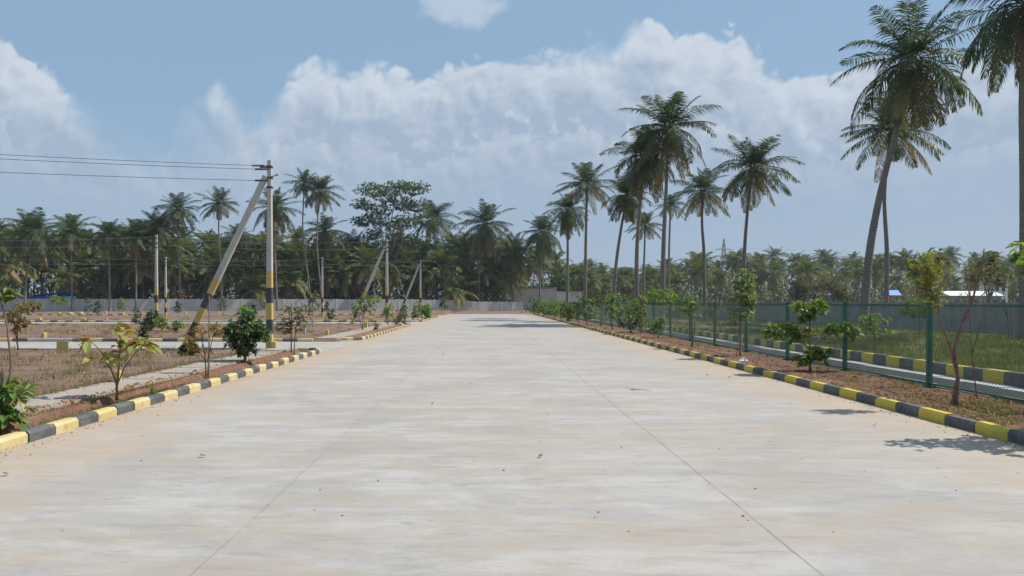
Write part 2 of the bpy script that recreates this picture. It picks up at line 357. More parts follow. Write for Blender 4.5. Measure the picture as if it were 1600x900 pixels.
# ------------------------------------------------------------------ ground
RX0, RX1 = -6.2, 7.1
isl = [(-3, 28.3), (36.2, 61.2), (70.6, 95.5)]             # kerbed islands between the side roads
SIDE = [(28.5, 35.3), (61.5, 69.8), (97.5, 105.5)]
WA, WB = Vector((-101, 106, 0)), Vector((9.4, 153, 0))          # far compound wall
def far_wall_y(x): return WA.y + (x-WA.x)*(WB.y-WA.y)/(WB.x-WA.x)
def right_wall_x(y): return 30 - .188*(y-41)
def sm(x, a, b):
    t_ = min(1, max(0, (x-a)/(b-a))); return t_*t_*(3-2*t_)
def bumps(x, y): return .5*math.sin(x*1.7+1.3*math.sin(y*.9))+.5*math.sin(y*2.1+1.7*math.sin(x*1.1+2))
def gz(x, y):
    z = -.03
    if RX0-.09 < x < RX1+.09 and y < 117: return -.03
    if x <= RX0-.09:
        for a, b in isl:
            for yc, s_ in ((a+1, -1), (b-1, 1)):
                if x > RX0-1 and (y-yc)*s_ > 0 and math.hypot(x-RX0+1, y-yc) > .91: return -.03
        for a, b in SIDE:
            if a-.09 < y < b+.09: return -.03
        z = .07 + .022*bumps(x, y) if x < -8.6 else .085+.008*bumps(x*1.5, y*1.5)
    elif x >= RX1+.09 and x <= 9.7: z = .08 + .02*bumps(x*3, y*2.4)
    elif 9.7 < x < 10.0: z = .08 - .5*(x-9.7)/.3
    elif 10.0 <= x <= 11.82: z = -.42+.02*bumps(x*3, y)
    elif x > 11.82: z = .09 + .03*bumps(x, y)
    if y >= 117 and RX0 < x < 9.7: z = .03
    if x < 9.7:
        fw = far_wall_y(x); z += sm(y, fw-24, fw-4)*(.30 if x < -20 else .30+(x+20)/25*-.24 if x < 5 else .06)
    return z
xs = sorted(set([-1800, -900, -450, -260, -180, -130, -105] + [round(-90+.9*i, 3) for i in range(91)] + [-8.6, -8.0, -7.4, -7.2, -7.1, -7.0, -6.9, -6.8, -6.7, -6.6, -6.5, -6.4, -6.33, -6.26] + [-4, 0, 4, 7.16, 7.22, 7.5, 8.0, 8.5, 9.0, 9.4, 9.7, 10.0, 10.7, 11.40, 11.80, 11.89] + [12+.8*i for i in range(30)] + [38, 45, 60, 90, 140, 220, 400, 800, 1800]))
ys = sorted(set([-300, -80, -20, -5] + [round(.7*i, 3) for i in range(170)] + [q for a, b in SIDE for q in (a-.12, a-.06, b+.06, b+.12)] + [y_+d_ for y_ in (27.3, 37.2, 60.2, 71.6, 94.5) for d_ in (0, .15, .3, .45, .6, .75, .85, .95) ] + [116.99, 117.01] + [120+2*i for i in range(25)] + [175, 190, 220, 280, 400, 700, 1200, 2500]))
g = MB(); vs = [(x, y, gz(x, y)) for y in ys for x in xs]; nx = len(xs)
g.add(vs, [(j*nx+i, j*nx+i+1, (j+1)*nx+i+1, (j+1)*nx+i) for j in range(len(ys)-1) for i in range(nx-1)])
structure(g.obj('ground', 'ground', smooth=True))

# roads
def sheet(name, x0, x1, y0, y1, z, mat, nxs=1, nys=1):
    b = MB(); vs = [(x0+(x1-x0)*i/nxs, y0+(y1-y0)*j/nys, z) for j in range(nys+1) for i in range(nxs+1)]
    b.add(vs, [(j*(nxs+1)+i, j*(nxs+1)+i+1, (j+1)*(nxs+1)+i+1, (j+1)*(nxs+1)+i) for j in range(nys) for i in range(nxs)])
    return structure(b.obj(name, mat))
sheet('main_road', RX0, RX1, -12, 117, 0, 'road', 4, 20)
for a, b_ in SIDE:
    sheet('side_road', -170, RX0-1.2, a, b_, 0, 'road', 20, 1); sheet('side_road', RX0-1.2, RX0, a-1.5, b_+2.0, 0, 'road')

# kerbs: blocks with a chamfered road edge, laid end to end
def kerb(name, path, colours, blk=.6, w=.17, h=.16, mats=('kerb_yellow', 'kerb_black', 'concrete'), first=0, zb=-.02):
    """path runs with the road on its right-hand side; the block lies to its left"""
    b = MB(); path = [Vector((*q, 0)) for q in path]
    cum = [0]
    for i in range(1, len(path)): cum.append(cum[-1]+(path[i]-path[i-1]).length)
    def pt(s):
        s = min(max(s, 0), cum[-1]-1e-6)
        for i in range(1, len(cum)):
            if s <= cum[i]: return path[i-1].lerp(path[i], (s-cum[i-1])/(cum[i]-cum[i-1]))
    n = int(cum[-1]/blk)
    for k in range(n):
        s0, s1 = k*blk+random.uniform(.002, .012), (k+1)*blk-random.uniform(.002, .012)
        ci = colours(k, pt((s0+s1)/2))
        prof_ = [(0, zb), (0, h-.045), (.035, h), (w-.015, h), (w, h-.015), (w, zb)]
        jit = random.uniform(-.012, .012); jz = random.uniform(-.012, .008); rings = []
        subs = 2
        for q in range(subs+1):
            s = s0+(s1-s0)*q/subs; c_ = pt(s); d = (pt(s+.02)-pt(s-.02)).normalized(); nrm = Vector((-d.y, d.x, 0))
            rings.append([c_+nrm*(o_+jit)+Vector((0, 0, z_+(jz if z_ > 0 else 0))) for o_, z_ in prof_])
        m_ = len(prof_); vs = [q for r_ in rings for q in r_]
        fs = [(i*m_+j, (i+1)*m_+j, (i+1)*m_+(j+1)%m_, i*m_+(j+1)%m_) for i in range(subs) for j in range(m_)]
        fs += [tuple(range(m_)), tuple(subs*m_+j for j in range(m_-1, -1, -1))]
        b.add(vs, fs, ci)
    return structure(b.obj(name, list(mats)))
def alt(k, p): return k % 2
def arc(cx, cy, r, a0, a1, n=8): return [(cx+r*math.cos(R(a0+(a1-a0)*i/n)), cy+r*math.sin(R(a0+(a1-a0)*i/n))) for i in range(n+1)]
x0 = RX0
kerb('kerb', [(x0, -4.9)] + [(x0, 27.3)] + arc(x0-1.0, 27.3, 1.0, 10, 90)+[(x0-1.3, 28.3)], alt, .594)
for a, b_ in isl[1:]:
    kerb('kerb', arc(x0-1.0, a+1.0, 1.0, 270, 350)+[(x0, a+1.2), (x0, b_-1.0)]+arc(x0-1.0, b_-1.0, 1.0, 10, 90), alt, .6)
kerb('kerb', [(RX1, 117)]+[(RX1, -4.85)], alt, .69, mats=('yellow_dull', 'kerb_black', 'concrete'))
# plain and part-painted kerbs along the side roads
def far_side(ranges):
    def f(k, p):
        for lo, hi in ranges:
            if lo < p.x < hi: return k % 2
        return 2
    return f
painted = [[(-19.6, -8.5), (-23.4, -22.3)], [(-44, -36.5), (-16, -9)], [(-66, -46), (-30, -12)]]
for (a, b_), pr in zip(SIDE, painted):
    kerb('side_road_kerb', [(-8.7, a), (-120, a)], (lambda k, p: 2), .72, h=.13)
    kerb('side_road_kerb', [(-120, b_), (-8.0, b_)], far_side(pr), .72, h=.17)
# footpath slabs beside the planting strips
def path_slab(y0, y1):
    b = MB(); y = y0
    while y < y1-.1:
        q = min(y+1.5, y1); dz_ = random.uniform(-.006, .006)
        b.box(-8.5, -7.42, y+.006, q-.006, -.02, .125+dz_); y = q
    structure(b.obj('footpath', 'slab'))
path_slab(-4, 28.35); path_slab(36.2, 61.3); path_slab(70.6, 96)
sheet('footpath_apron', -11.5, -7.45, 28.6, 29.9, .006, 'slab')
# drain channel behind the green fence with a painted raised kerb on its far lip
b = MB(); y = -4
while y < 118: b.box(11.38, 11.86, y+.004, y+1.196, -.45, .0+random.uniform(-.008, .008)); y += 1.2
structure(b.obj('drain_wall', 'drain'))
b = MB(); y = -4
while y < 118: b.box(9.56, 9.80, y+.004, y+1.996, -.4, .115+random.uniform(-.01, .01)); y += 2
structure(b.obj('fence_footing', 'slab'))
kerb('raised_kerb', [(11.87, 117), (11.87, -4)], alt, .72, w=.24, h=.30, mats=('yellow_dull', 'kerb_black', 'concrete'), zb=-.1)

# ------------------------------------------------------------------ compound walls
def precast_wall(name, label, A, B, h, bay, mat, low_from=None):
    L = (B-A).length; n = int(L/bay); d = (B-A).normalized(); rz = math.atan2(d.y, d.x)
    root = thing(name, label, 'wall', A, 0)
    pm = MB()
    nr = 6; ph = (h-.06)/nr
    for k in range(nr):
        pm.box(.07, bay-.07, -.025, .025, -.35 if k == 0 else k*ph+.018, (k+1)*ph-.018)
    pm.box(.07, bay-.07, -.012, .012, -.3, h-.07)
    pme = pm.mesh('wall_panel', mat)
    qm = MB(); qm.box(-.065, .065, -.075, .075, -.4, h); qm.box(-.05, .05, -.06, .06, h, h+.04); qme = qm.mesh('post', 'post_white' if mat == 'precast' else mat)
    for i in range(n+1):
        p_ = d*bay*i; wz = gz((A+p_).x, (A+p_).y-1.0)
        dz_ = 0
        if low_from is not None and (A+p_).x > low_from: dz_ = -.22
        o = link('post', qme, root, (p_.x, p_.y, wz+dz_+random.uniform(-.015, .015))); o.rotation_euler = (0, 0, rz)
        if i < n:
            o = link('wall_panel', pme, root, (p_.x, p_.y, wz+dz_)); o.rotation_euler = (R(random.uniform(-.6, .6)), 0, rz)
    return root
precast_wall('compound_wall', 'long light grey precast panel wall across the far end, in front of the palm grove', WA, WB, 2.12, 2.4, 'precast', -4)
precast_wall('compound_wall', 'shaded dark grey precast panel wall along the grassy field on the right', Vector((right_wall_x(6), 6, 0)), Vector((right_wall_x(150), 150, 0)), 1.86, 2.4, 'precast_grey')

# ------------------------------------------------------------------ chain-link fence
FX, BAY, FY0, NB = 9.45, 3.72, 15.75-3.72*3, 30
fence = thing('chain_link_fence', 'green chain-link fence with square green posts running along the right of the road', 'fence', (FX, FY0, 0))
fh = 1.86
wm = MB(); z0, z1 = .17, fh-.04; hh = z1-z0; pitch = .085; r_ = .0031
def wire_seg(b, a, c_):
    d = (c_-a).normalized(); s1 = Vector((1, 0, 0)); s2 = d.cross(s1)
    vs = []
    for q in (a, c_):
        for k in range(3):
            an = 2*math.pi*k/3; vs.append(q+s1*math.cos(an)*r_+s2*math.sin(an)*r_)
    b.add(vs, [(0, 1, 4, 3), (1, 2, 5, 4), (2, 0, 3, 5)])
u = -hh
while u < BAY:
    for sgn in (1, -1):
        ya, za, yb, zb_ = u, z0, u+hh, z1
        if ya < 0: za += -ya; ya = 0
        if yb > BAY: zb_ -= yb-BAY; yb = BAY
        if yb-ya > .02:
            if sgn < 0: ya, yb = BAY-ya, BAY-yb
            wire_seg(wm, Vector((sgn*.003, ya, za)), Vector((sgn*.003, yb, zb_)))
    u += pitch
wme = wm.mesh('mesh_panel', 'wire_green')
pm = MB(); pm.box(-.045, .045, -.045, .045, -.1, fh+.02); pm.box(-.05, .05, -.05, .05, fh+.02, fh+.035); pm.box(-.09, .09, -.09, .09, .06, .125); pme = pm.mesh('post', 'green_metal')
rt = MB(); rt.box(-.022, .022, .05, BAY-.05, fh-.05, fh-.005); rtm = rt.mesh('top_rail', 'green_metal')
rb = MB(); rb.box(-.018, .018, .05, BAY-.05, .135, .175); rbm = rb.mesh('bottom_rail', 'green_metal')
for i in range(NB+1):
    link('post', pme, fence, (0, i*BAY, random.uniform(-.01, .01)))
    if i < NB:
        link('mesh_panel', wme, fence, (-.03, i*BAY, 0)); link('top_rail', rtm, fence, (0, i*BAY, 0)); link('bottom_rail', rbm, fence, (0, i*BAY, 0))

# ------------------------------------------------------------------ electricity poles
def shaft(base, topp, wx0, wy0, wx1, wy1, bands=((0, .66, 0), (.66, 1.22, 1), (1.22, 1.86, 0), (1.86, 2.46, 1), (2.46, 3.1, 0)), sink=.4):
    b = MB(); d = topp-base; L = d.length; d.normalize()
    side = Vector((1, 0, 0)); side = (side-d*side.dot(d)).normalized(); fw = d.cross(side)
    def ring(s):
        t_ = max(0, s)/L; a, c_ = (wx0+(wx1-wx0)*t_)/2, (wy0+(wy1-wy0)*t_)/2; q = base+d*s; k = .78
        return [q+side*x+fw*y for x, y in ((-a, -c_*k), (-a*k, -c_), (a*k, -c_), (a, -c_*k), (a, c_*k), (a*k, c_), (-a*k, c_), (-a, c_*k))]
    seg = [(-sink, 0, bands[0][2])]+[(a, c_, k) for a, c_, k in bands]+[(bands[-1][1], L, 2)]
    for a, c_, mi in seg:
        vs = ring(a)+ring(c_)
        b.add(vs, [(k, (k+1) % 8, 8+(k+1) % 8, 8+k) for k in range(8)], mi)
    b.add(ring(L), [tuple(range(8))], 2)
    return b
def pole(label, loc, h, strut=None, detail=True, group='painted concrete electricity poles'):
    root = thing('electricity_pole', label, 'electricity pole', loc, 0, group)
    shaft(Vector((0, 0, 0)), Vector((0, 0, h)), .26, .22, .16, .15).obj('pole_shaft', ['yellow', 'black', 'pole'], root)
    if strut:
        shaft(Vector((strut, -.05, 0)), Vector((-.14, -.05, h-.62)), .26, .24, .20, .18).obj('strut_shaft', ['yellow', 'black', 'pole'], root)
    for z in (h-.25, h-.68, h-1.05):
        b = MB(); b.box(-.105, .105, -.10, .10, z-.035, z+.035); 
        b.tube([(-.09, -.115, z), (.12, -.115, z)], .018, 6); b.obj('clamp', 'dark_metal', root)
    b = MB(); b.box(-.34, .06, -.145, -.105, h-.31, h-.25); b.obj('cross_arm', 'dark_metal', root)
    b = MB(); b.tube([(.08, -.1, h-.66), (.3, -.16, h-.60), (.36, -.16, h-.58)], [.02, .02, .05], 6); b.obj('bracket', 'dark_metal', root)
    for (ix, iz) in ((-.42, h-.22), (-.30, h-.36), (-.30, h-.80)):
        b = MB(); n = 7
        b.tube([(ix+.22-.035*k, -.125, iz) for k in range(2*n)], [.022 if k % 2 else .05 for k in range(2*n)], 8)
        b.tube([(ix+.2, -.125, iz), (-.02, -.125, iz)], .012, 5)
        b.obj('insulator', 'dark_metal', root)
    return root
p1 = pole('nearest concrete pole with black and yellow bands and a leaning strut on its left', (-8.5, 28.7, 0), 7.42, -3.35)
p2 = pole('mid-distance banded pole with a leaning strut, beside the second side road', (-8.4, 61.3, 0), 7.15, -2.95)
p3 = pole('farthest banded pole with a leaning strut, near the end of the road', (-8.5, 93, 0), 7.2, -2.8)
p4 = pole('left and taller one of the two slim banded poles standing close together on the left', (-27.1, 60.2, .0), 7.4)
p5 = pole('right and shorter one of the two slim banded poles standing close together on the left', (-38.5, 88, .0), 7.3)
p6 = pole('slim banded pole without a strut standing alone between the nearest and mid-distance strutted poles', (-20, 89, 0), 7.3)
p7 = pole('banded pole carrying the near wires beyond the left edge of the photo', (-36, 21.6, 0), 7.9)
def wires(label, A, B, zs, sag, r=.009, name='power_line'):
    root = thing(name, label, 'power line', A)
    A = Vector(A); B = Vector(B)
    for za, zb in zs:
        b = MB(); n = 24; pts_ = []
        for i in range(n+1):
            t_ = i/n; q = (B-A)*t_; pts_.append((q.x, q.y-.125, za*(1-t_)+zb*t_-sag*4*t_*(1-t_)))
        b.tube(pts_, r, 4); b.obj('wire', 'wire', root)
wires('three wires running left from the nearest strutted pole against the sky', (-8.95, 28.7, 0), (-36, 21.6, 0), [(7.2, 7.75), (7.06, 7.55), (6.62, 7.0)], .22, .011)
wires('two wires between the mid-distance strutted pole and the taller slim pole', (-8.8, 61.3, 0), (-27.1, 60.2, 0), [(6.93, 7.18), (6.35, 6.6)], .25, .012)
wires('wires running left from the taller slim pole before the grove', (-27.3, 60.2, 0), (-75, 59, 0), [(7.18, 7.5), (6.6, 6.9)], .5, .012)
wires('two wires between the farthest strutted pole and the lone slim pole', (-8.9, 93, 0), (-20, 89, 0), [(6.98, 7.08), (6.4, 6.5)], .1, .014)
wires('wires between the lone slim pole and the shorter slim pole', (-20.2, 89, 0), (-38.5, 88, 0), [(7.08, 7.08), (6.5, 6.5)], .25, .014)
wires('wires running left from the shorter slim pole before the grove', (-38.7, 88, 0), (-80, 86, 0), [(7.08, 7.4), (6.5, 6.8)], .3, .014)

# ------------------------------------------------------------------ yellow plot stones and board
def stone_marker(label, px, Y, w_, h_, mats='yellow', z=None):
    x = (px-VX)*Y/F
    b = MB(); w_ /= 2; z = gz(x, Y)
    lo = [(-w_, -w_, -.1), (w_, -w_, -.1), (w_, w_, -.1), (-w_, w_, -.1)]
    q = w_*.92; mid = [(a*.92, c_*.92, h_-.03) for a, c_, _ in lo]; tp = [(a*.7, c_*.7, h_) for a, c_, _ in lo]
    vs = lo+mid+tp
    b.add(vs, [(j*4+k, j*4+(k+1) % 4, j*4+4+(k+1) % 4, j*4+4+k) for j in range(2) for k in range(4)]+[(8, 9, 10, 11)])
    o = b.obj('marker_stone', mats); o.location = (x, Y, z); o.rotation_euler = (0, 0, random.uniform(-.3, .3))
    return tag(o, label, 'marker stone', 'yellow plot marker stones')
stone_marker('yellow marker stone beside the footpath, behind the sapling with large yellowish leaves', 184, 16.4, .13, .30)
stone_marker('small yellow stone block hard against the foot of the nearest pole', 428, 28.45, .2, .42)
stone_marker('yellow marker stone at the far edge of the first side road, far left', 69, 37.0, .2, .30)
stone_marker('yellow marker stone on the brown lot right of the nearest pole', 511, 41.5, .17, .28)
stone_marker('pale weathered marker stone standing right of the nearest pole beyond the side road', 476, 42.0, .12, .42, 'concrete')
stone_marker('short pale stone under the small dark bush beyond the first side road', 213, 62.5, .16, .5, 'white_wall')
k = 0
for px, Y, wd, ht in ((61, 71.5, .5, .3), (131, 71.3, .4, .3), (166, 72, .25, .3), (90, 107, .9, .25), (109, 107, .9, .25), (125, 107, .9, .3), (165, 108, .3, .45), (190, 107, .7, .3), (220, 107, .6, .3),
                      (290, 106.8, .3, .45), (341, 107, .3, .4), (392, 75, .25, .4), (426, 74, .25, .4), (509, 74, .25, .4), (486, 76, .25, .4), (549, 75, .25, .4), (579, 72, .6, .35), (604, 71.5, .35, .45), (572, 52, .25, .4)):
    where = {61: 'far left behind the second side road, first of the row', 131: 'behind the painted kerb on the far left', 166: 'small one just right of the painted kerb on the far left',
             90: 'leftmost of the wide low stones before the far wall', 109: 'second from left of the wide low stones before the far wall', 125: 'third from left of the wide low stones before the far wall',
             165: 'narrow upright one before the far wall on the left', 190: 'wide low one before the far wall left of the two slim poles', 220: 'wide low one just left of the slim pole pair',
             290: 'narrow one right of the two slim poles', 341: 'narrow one before the far wall behind the leaning strut', 392: 'just left of the nearest pole, far side of the lot', 426: 'just right of the nearest pole, far side of the lot',
             509: 'near the foot of the lone slim pole', 486: 'left of the lone slim pole', 549: 'left of the mid-distance strut foot', 579: 'wide one by the mid-distance strut', 604: 'at the foot of the mid-distance strutted pole', 572: 'behind the staked sapling on the second island'}[px]
    stone_marker('yellow marker stone '+where, px, Y, wd*.8, ht)
x = (98-VX)*26.6/F
root = thing('plot_board', 'small blank yellow plot board on a short peg beside the first side road', 'sign', (x, 26.6, gz(x, 26.6)))
b = MB(); b.box(-.215, .215, -.015, .015, .13, .43); b.obj('board', 'yellow', root)
b = MB(); b.box(-.06, .06, -.025, .012, -.1, .128); b.obj('peg', 'yellow', root)

# ------------------------------------------------------------------ leaves, saplings, trees
TPL = np.array([[0, 0, 0], [.38, -.36, .05], [.38, 0, 0], [.38, .36, .05], [.74, -.46, .06], [.74, 0, 0], [.74, .46, .06], [1, 0, 0]])
TPF = [(0, 2, 1), (0, 3, 2), (1, 2, 5, 4), (2, 3, 6, 5), (4, 5, 7), (5, 6, 7)]
def leaves(mb, P, D, L, W, var, droop=.25):
    """folded leaves: P base points, D directions"""
    n = len(P)
    if n == 0: return
    P = np.array(P, float); D = np.array(D, float); D /= np.linalg.norm(D, axis=1)[:, None]+1e-9
    up = np.tile([0, 0, 1.], (n, 1)) + rng.normal(0, .25, (n, 3))
    Sd = np.cross(D, up); Sd /= np.linalg.norm(Sd, axis=1)[:, None]+1e-9; U = np.cross(Sd, D)
    L = np.broadcast_to(L, n)[:, None, None]; W = np.broadcast_to(W, n)[:, None, None]
    T = TPL[None]
    V = P[:, None, :]+D[:, None, :]*T[:, :, 0:1]*L+Sd[:, None, :]*T[:, :, 1:2]*W+U[:, None, :]*T[:, :, 2:3]*W*3
    V[:, :, 2] -= (T[:, :, 0]**2)*L[:, :, 0]*droop
    faces = [tuple(i*8+j for j in f) for i in range(n) for f in TPF]
    mb.arrays(V.reshape(-1, 3), faces, np.repeat(var, 8))
def whorl(P, D, tip, axis, n, spread=.9):
    axis = Vector(axis).normalized(); s = axis.orthogonal().normalized(); b = axis.cross(s); a0 = random.uniform(0, 6.28)
    for k in range(n):
        a = a0+k*2.4; e = random.uniform(.35, 1.25)*spread
        d = axis*math.cos(e)+(s*math.cos(a)+b*math.sin(a))*math.sin(e)
        P.append(tuple(Vector(tip)-axis*random.uniform(0, .06))); D.append(tuple(d))
def curve(a, b, n=6, bow=.12):
    a = Vector(a); b = Vector(b); L = (b-a).length; m = Vector((random.uniform(-1, 1), random.uniform(-1, 1), random.uniform(-.2, 1)))*L*bow
    return [a.lerp(b, i/n)+m*4*(i/n)*(1-i/n) for i in range(n+1)]
DENS = 1.7
def plant(name, label, cat, loc, stems, clumps, leaf, mat, bark='bark', group=None, stake=None, droop=.3, nleaf=7, per=None, rz=0, trunk_name='trunk', var0=0, var1=1):
    """stems: list of (points, r0, r1); clumps: (cx,cy,cz, rx,ry,rz, tips); leaf: (length, width)"""
    root = thing(name, label, cat, loc, rz, group)
    tb = MB(); spts = []
    for ptsx, r0, r1 in stems:
        q = [Vector(v) for v in ptsx]; fine_ = []
        for i in range(len(q)-1):
            for j in range(4):
                fine_.append(q[i].lerp(q[i+1], j/4)+Vector((random.uniform(-1, 1), random.uniform(-1, 1), 0))*r0*.25)
        fine_.append(q[-1]); n = len(fine_)
        rad = [r0+(r1-r0)*i/(n-1) for i in range(n)]; rad[0] *= 1.35
        tb.tube(fine_, rad, 7); spts += [(v, rad[i]) for i, v in enumerate(fine_)]
    P, D = [], []
    for cx, cy, cz, rx, ry, rz_, tips in clumps:
        tips = int(tips*DENS+.5)
        for _ in range(tips):
            while True:
                u_ = Vector((random.uniform(-1, 1), random.uniform(-1, 1), random.uniform(-1, 1)))
                if .25 < u_.length < 1: break
            tip = Vector((cx+u_.x*rx, cy+u_.y*ry, cz+u_.z*rz_))
            best = min(spts, key=lambda s_: (s_[0]-tip).length+max(0, s_[0].z-tip.z+.05)*1.5)
            r0 = max(.003, best[1]*.55); c_ = curve(best[0], tip, 4, .1)
            tb.tube(c_, [r0*(1-.7*i/4) for i in range(5)], 4, caps=False)
            ax = (c_[-1]-c_[-2]).normalized()+Vector((0, 0, .35)); whorl(P, D, tip, ax, nleaf)
            if per:
                for j in range(per):
                    f_ = random.uniform(.35, 1); q = c_[0].lerp(tip, f_); dd = Vector((random.uniform(-1, 1), random.uniform(-1, 1), random.uniform(-.3, .8)))
                    P.append(tuple(q)); D.append(tuple(dd))
    tb.obj(trunk_name, bark, root, smooth=True)
    lb = MB(); n = len(P)
    if n:
        Ls = leaf[0]*rng.uniform(.6, 1.15, n); Ws = leaf[1]*rng.uniform(.7, 1.15, n)*Ls/leaf[0]
        leaves(lb, P, D, Ls, Ws, var0+(var1-var0)*rng.random(n)**1.1, droop)
        lb.obj('foliage', mat, root, smooth=False)
    if stake:
        sb = MB(); sb.tube([(stake[0], stake[1], -.2), (stake[0]+.01, stake[1], stake[2])], .017, 6); sb.obj('stake', 'stake', root)
    return root
def PL(px, Y, z=None):
    x = (px-VX)*Y/F; return (x, Y, gz(x, Y)-.02 if z is None else z)

# --- left side saplings
plant('sapling', 'bottom-left bushy plant with big dark glossy leaves and tall bare stems beside the kerb', 'sapling', (-7.05, 10.7, .06),
      [([(0, 0, 0), (-.05, 0, .5), (.02, 0, .9)], .03, .012), ([(.03, 0, 0), (.11, .02, .9), (.03, .05, 1.5), (-.06, 0, 2.0)], .022, .008), ([(.02, 0, 0), (-.06, .05, .8), (-.16, .02, 1.45)], .018, .006), ([(.04, 0, 0), (.15, 0, .4), (.26, 0, .62)], .015, .008)],
      [(-.02, 0, .28, .38, .35, .22, 15), (.2, 0, .62, .16, .2, .14, 4), (-.1, 0, .55, .2, .2, .14, 4), (-.02, 0, 1.9, .14, .14, .12, 3)], (.23, .12), 'leaf_mid', nleaf=7, droop=.45)
plant('sapling', 'low sapling with large yellowish-green and red leaves beside the left footpath', 'sapling', (-6.95, 13.8, .06),
      [([(0, 0, 0), (0, 0, .3), (.05, 0, .75), (.06, 0, 1.15), (.05, 0, 1.34)], .028, .008), ([(0, 0, .28), (-.18, 0, .75), (-.38, 0, 1.0), (-.5, 0, 1.12)], .016, .006),
       ([(0, 0, .28), (.12, .02, .6), (.34, 0, .88), (.48, .0, 1.02)], .014, .006), ([(0, 0, .35), (-.1, 0, .55), (-.25, .1, .68)], .01, .005)],
      [(.06, 0, 1.28, .10, .12, .08, 3), (-.52, 0, 1.14, .07, .08, .05, 2), (.42, 0, 1.02, .16, .14, .10, 5), (.05, 0, 1.0, .14, .14, .1, 3), (-.26, 0, .78, .22, .2, .14, 3), (.1, 0, .75, .1, .1, .08, 1)], (.30, .16), 'leaf_yellow', nleaf=4, droop=.6)
plant('sapling', 'thin staked sapling with yellow-orange leaves left of the dense dark bush', 'sapling', PL(322, 18.5),
      [([(0, 0, 0), (-.03, 0, .6), (-.1, 0, 1.0), (-.16, 0, 1.25)], .018, .006), ([(.04, 0, 0), (.06, 0, .6), (.16, 0, 1.0), (.24, 0, 1.35)], .015, .006), ([(-.03, 0, .5), (-.25, 0, .8), (-.38, 0, .95)], .01, .005)],
      [(-.22, 0, 1.15, .24, .2, .18, 11), (.25, 0, 1.28, .22, .2, .16, 10), (-.34, 0, .85, .14, .14, .12, 5), (0, 0, .7, .2, .15, .15, 3)], (.115, .065), 'leaf_orange', stake=(.06, .03, 2.12), nleaf=7, droop=.4)
plant('bush', 'dense dark green bush beside the left kerb in front of the nearest pole', 'bush', PL(382, 22.2),
      [([(0, 0, 0), (.02, 0, .3), (.05, 0, .8), (0, 0, 1.3)], .05, .015), ([(0, 0, .2), (-.3, 0, .7), (-.5, 0, 1.05)], .028, .01), ([(0, 0, .2), (.3, .1, .7), (.5, 0, 1.1)], .028, .01), ([(0, 0, .2), (0, -.3, .7), (0, -.4, 1.1)], .025, .01)],
      [(.03, 0, 1.05, .62, .6, .36, 78), (-.2, 0, .72, .46, .45, .28, 30), (.28, 0, .75, .42, .4, .26, 26), (.08, 0, 1.44, .22, .22, .15, 10), (-.55, 0, 1.0, .2, .3, .18, 10), (.05, 0, .42, .34, .35, .2, 18), (.5, 0, .95, .25, .3, .2, 14)], (.145, .075), 'leaf_dark', nleaf=7, per=2, droop=.55)
plant('sapling', 'two-stemmed sapling with yellowing top leaves right of the nearest pole', 'sapling', PL(455, 26.9),
      [([(0, 0, 0), (0, 0, .8), (-.05, 0, 1.3), (-.08, 0, 1.8)], .028, .008), ([(.1, 0, 0), (.14, 0, .7), (.2, 0, 1.2), (.28, 0, 1.7)], .022, .008)],
      [(-.22, 0, 1.12, .34, .3, .32, 26), (.2, 0, 1.2, .4, .3, .32, 24), (.1, 0, 1.7, .5, .35, .22, 18), (.55, 0, 1.72, .2, .15, .15, 5)], (.12, .065), 'leaf_olive', nleaf=7, stake=(.0, .03, 1.9), droop=.5)
plant('bush', 'slender dark green bush at the near edge of the first side road', 'bush', PL(221, 28.1),
      [([(0, 0, 0), (.02, 0, .6), (.12, 0, 1.0), (.3, 0, 1.4)], .025, .008)],
      [(.05, 0, .62, .28, .25, .25, 26), (.22, 0, 1.0, .3, .25, .28, 28), (.42, 0, 1.36, .22, .2, .2, 16)], (.085, .045), 'leaf_dark', nleaf=8, per=3, var1=.6)
plant('sapling', 'sapling with orange and yellow leaves at the far left edge beyond the lot', 'sapling', PL(28, 28.1),
      [([(0, 0, 0), (-.02, 0, .8), (.1, 0, 1.3), (.2, 0, 1.8)], .03, .01), ([(.02, 0, .0), (-.1, 0, .7), (-.2, 0, 1.4), (-.1, 0, 1.9)], .024, .008)],
      [(.3, 0, 1.65, .42, .4, .26, 22), (-.2, 0, 1.25, .4, .35, .3, 20), (.15, 0, 1.05, .3, .3, .22, 14), (.7, 0, 1.75, .26, .25, .14, 8), (-.1, 0, .8, .2, .2, .14, 5)], (.14, .08), 'leaf_orange', nleaf=7, droop=.5)
def simple(label, px, Y, h, w_, mat, leaf=.12, tips=26, kind='sapling', stake=None, trunk=.25, lean=0, nl=7, yofs=0, grp=None, bark='bark'):
    k = [(0, 0, h*(trunk+(1-trunk)*.35), w_*.42, w_*.42, h*(1-trunk)*.33, int(tips*.45)), (lean, 0, h*(trunk+(1-trunk)*.72), w_*.38, w_*.38, h*(1-trunk)*.28, int(tips*.4)),
         (random.uniform(-.3, .3)*w_, 0, h*(trunk+.15), w_*.4, w_*.3, h*.14, max(2, int(tips*.15)))]
    return plant(kind, label, kind, PL(px, Y), [([(0, 0, 0), (random.uniform(-.04, .04)*h, 0, h*.4), (lean*.6, 0, h*.7), (lean, 0, h*.92)], .012+.008*h, .006),
                 ([(.02, 0, 0), (random.uniform(-.2, .2)*w_, 0, h*.4), (random.uniform(-.3, .3)*w_, 0, h*.65)], .01+.005*h, .005)], k, (leaf*1.25, leaf*.7), mat, bark, stake=stake, nleaf=nl, droop=.45, group=grp)
G = 'small plants on the far lots'
simple('dark green cone-shaped bush standing over a white stone on the left', 214, 62.2, 1.35, .8, 'leaf_dark', .16, 30, 'bush', trunk=.1)
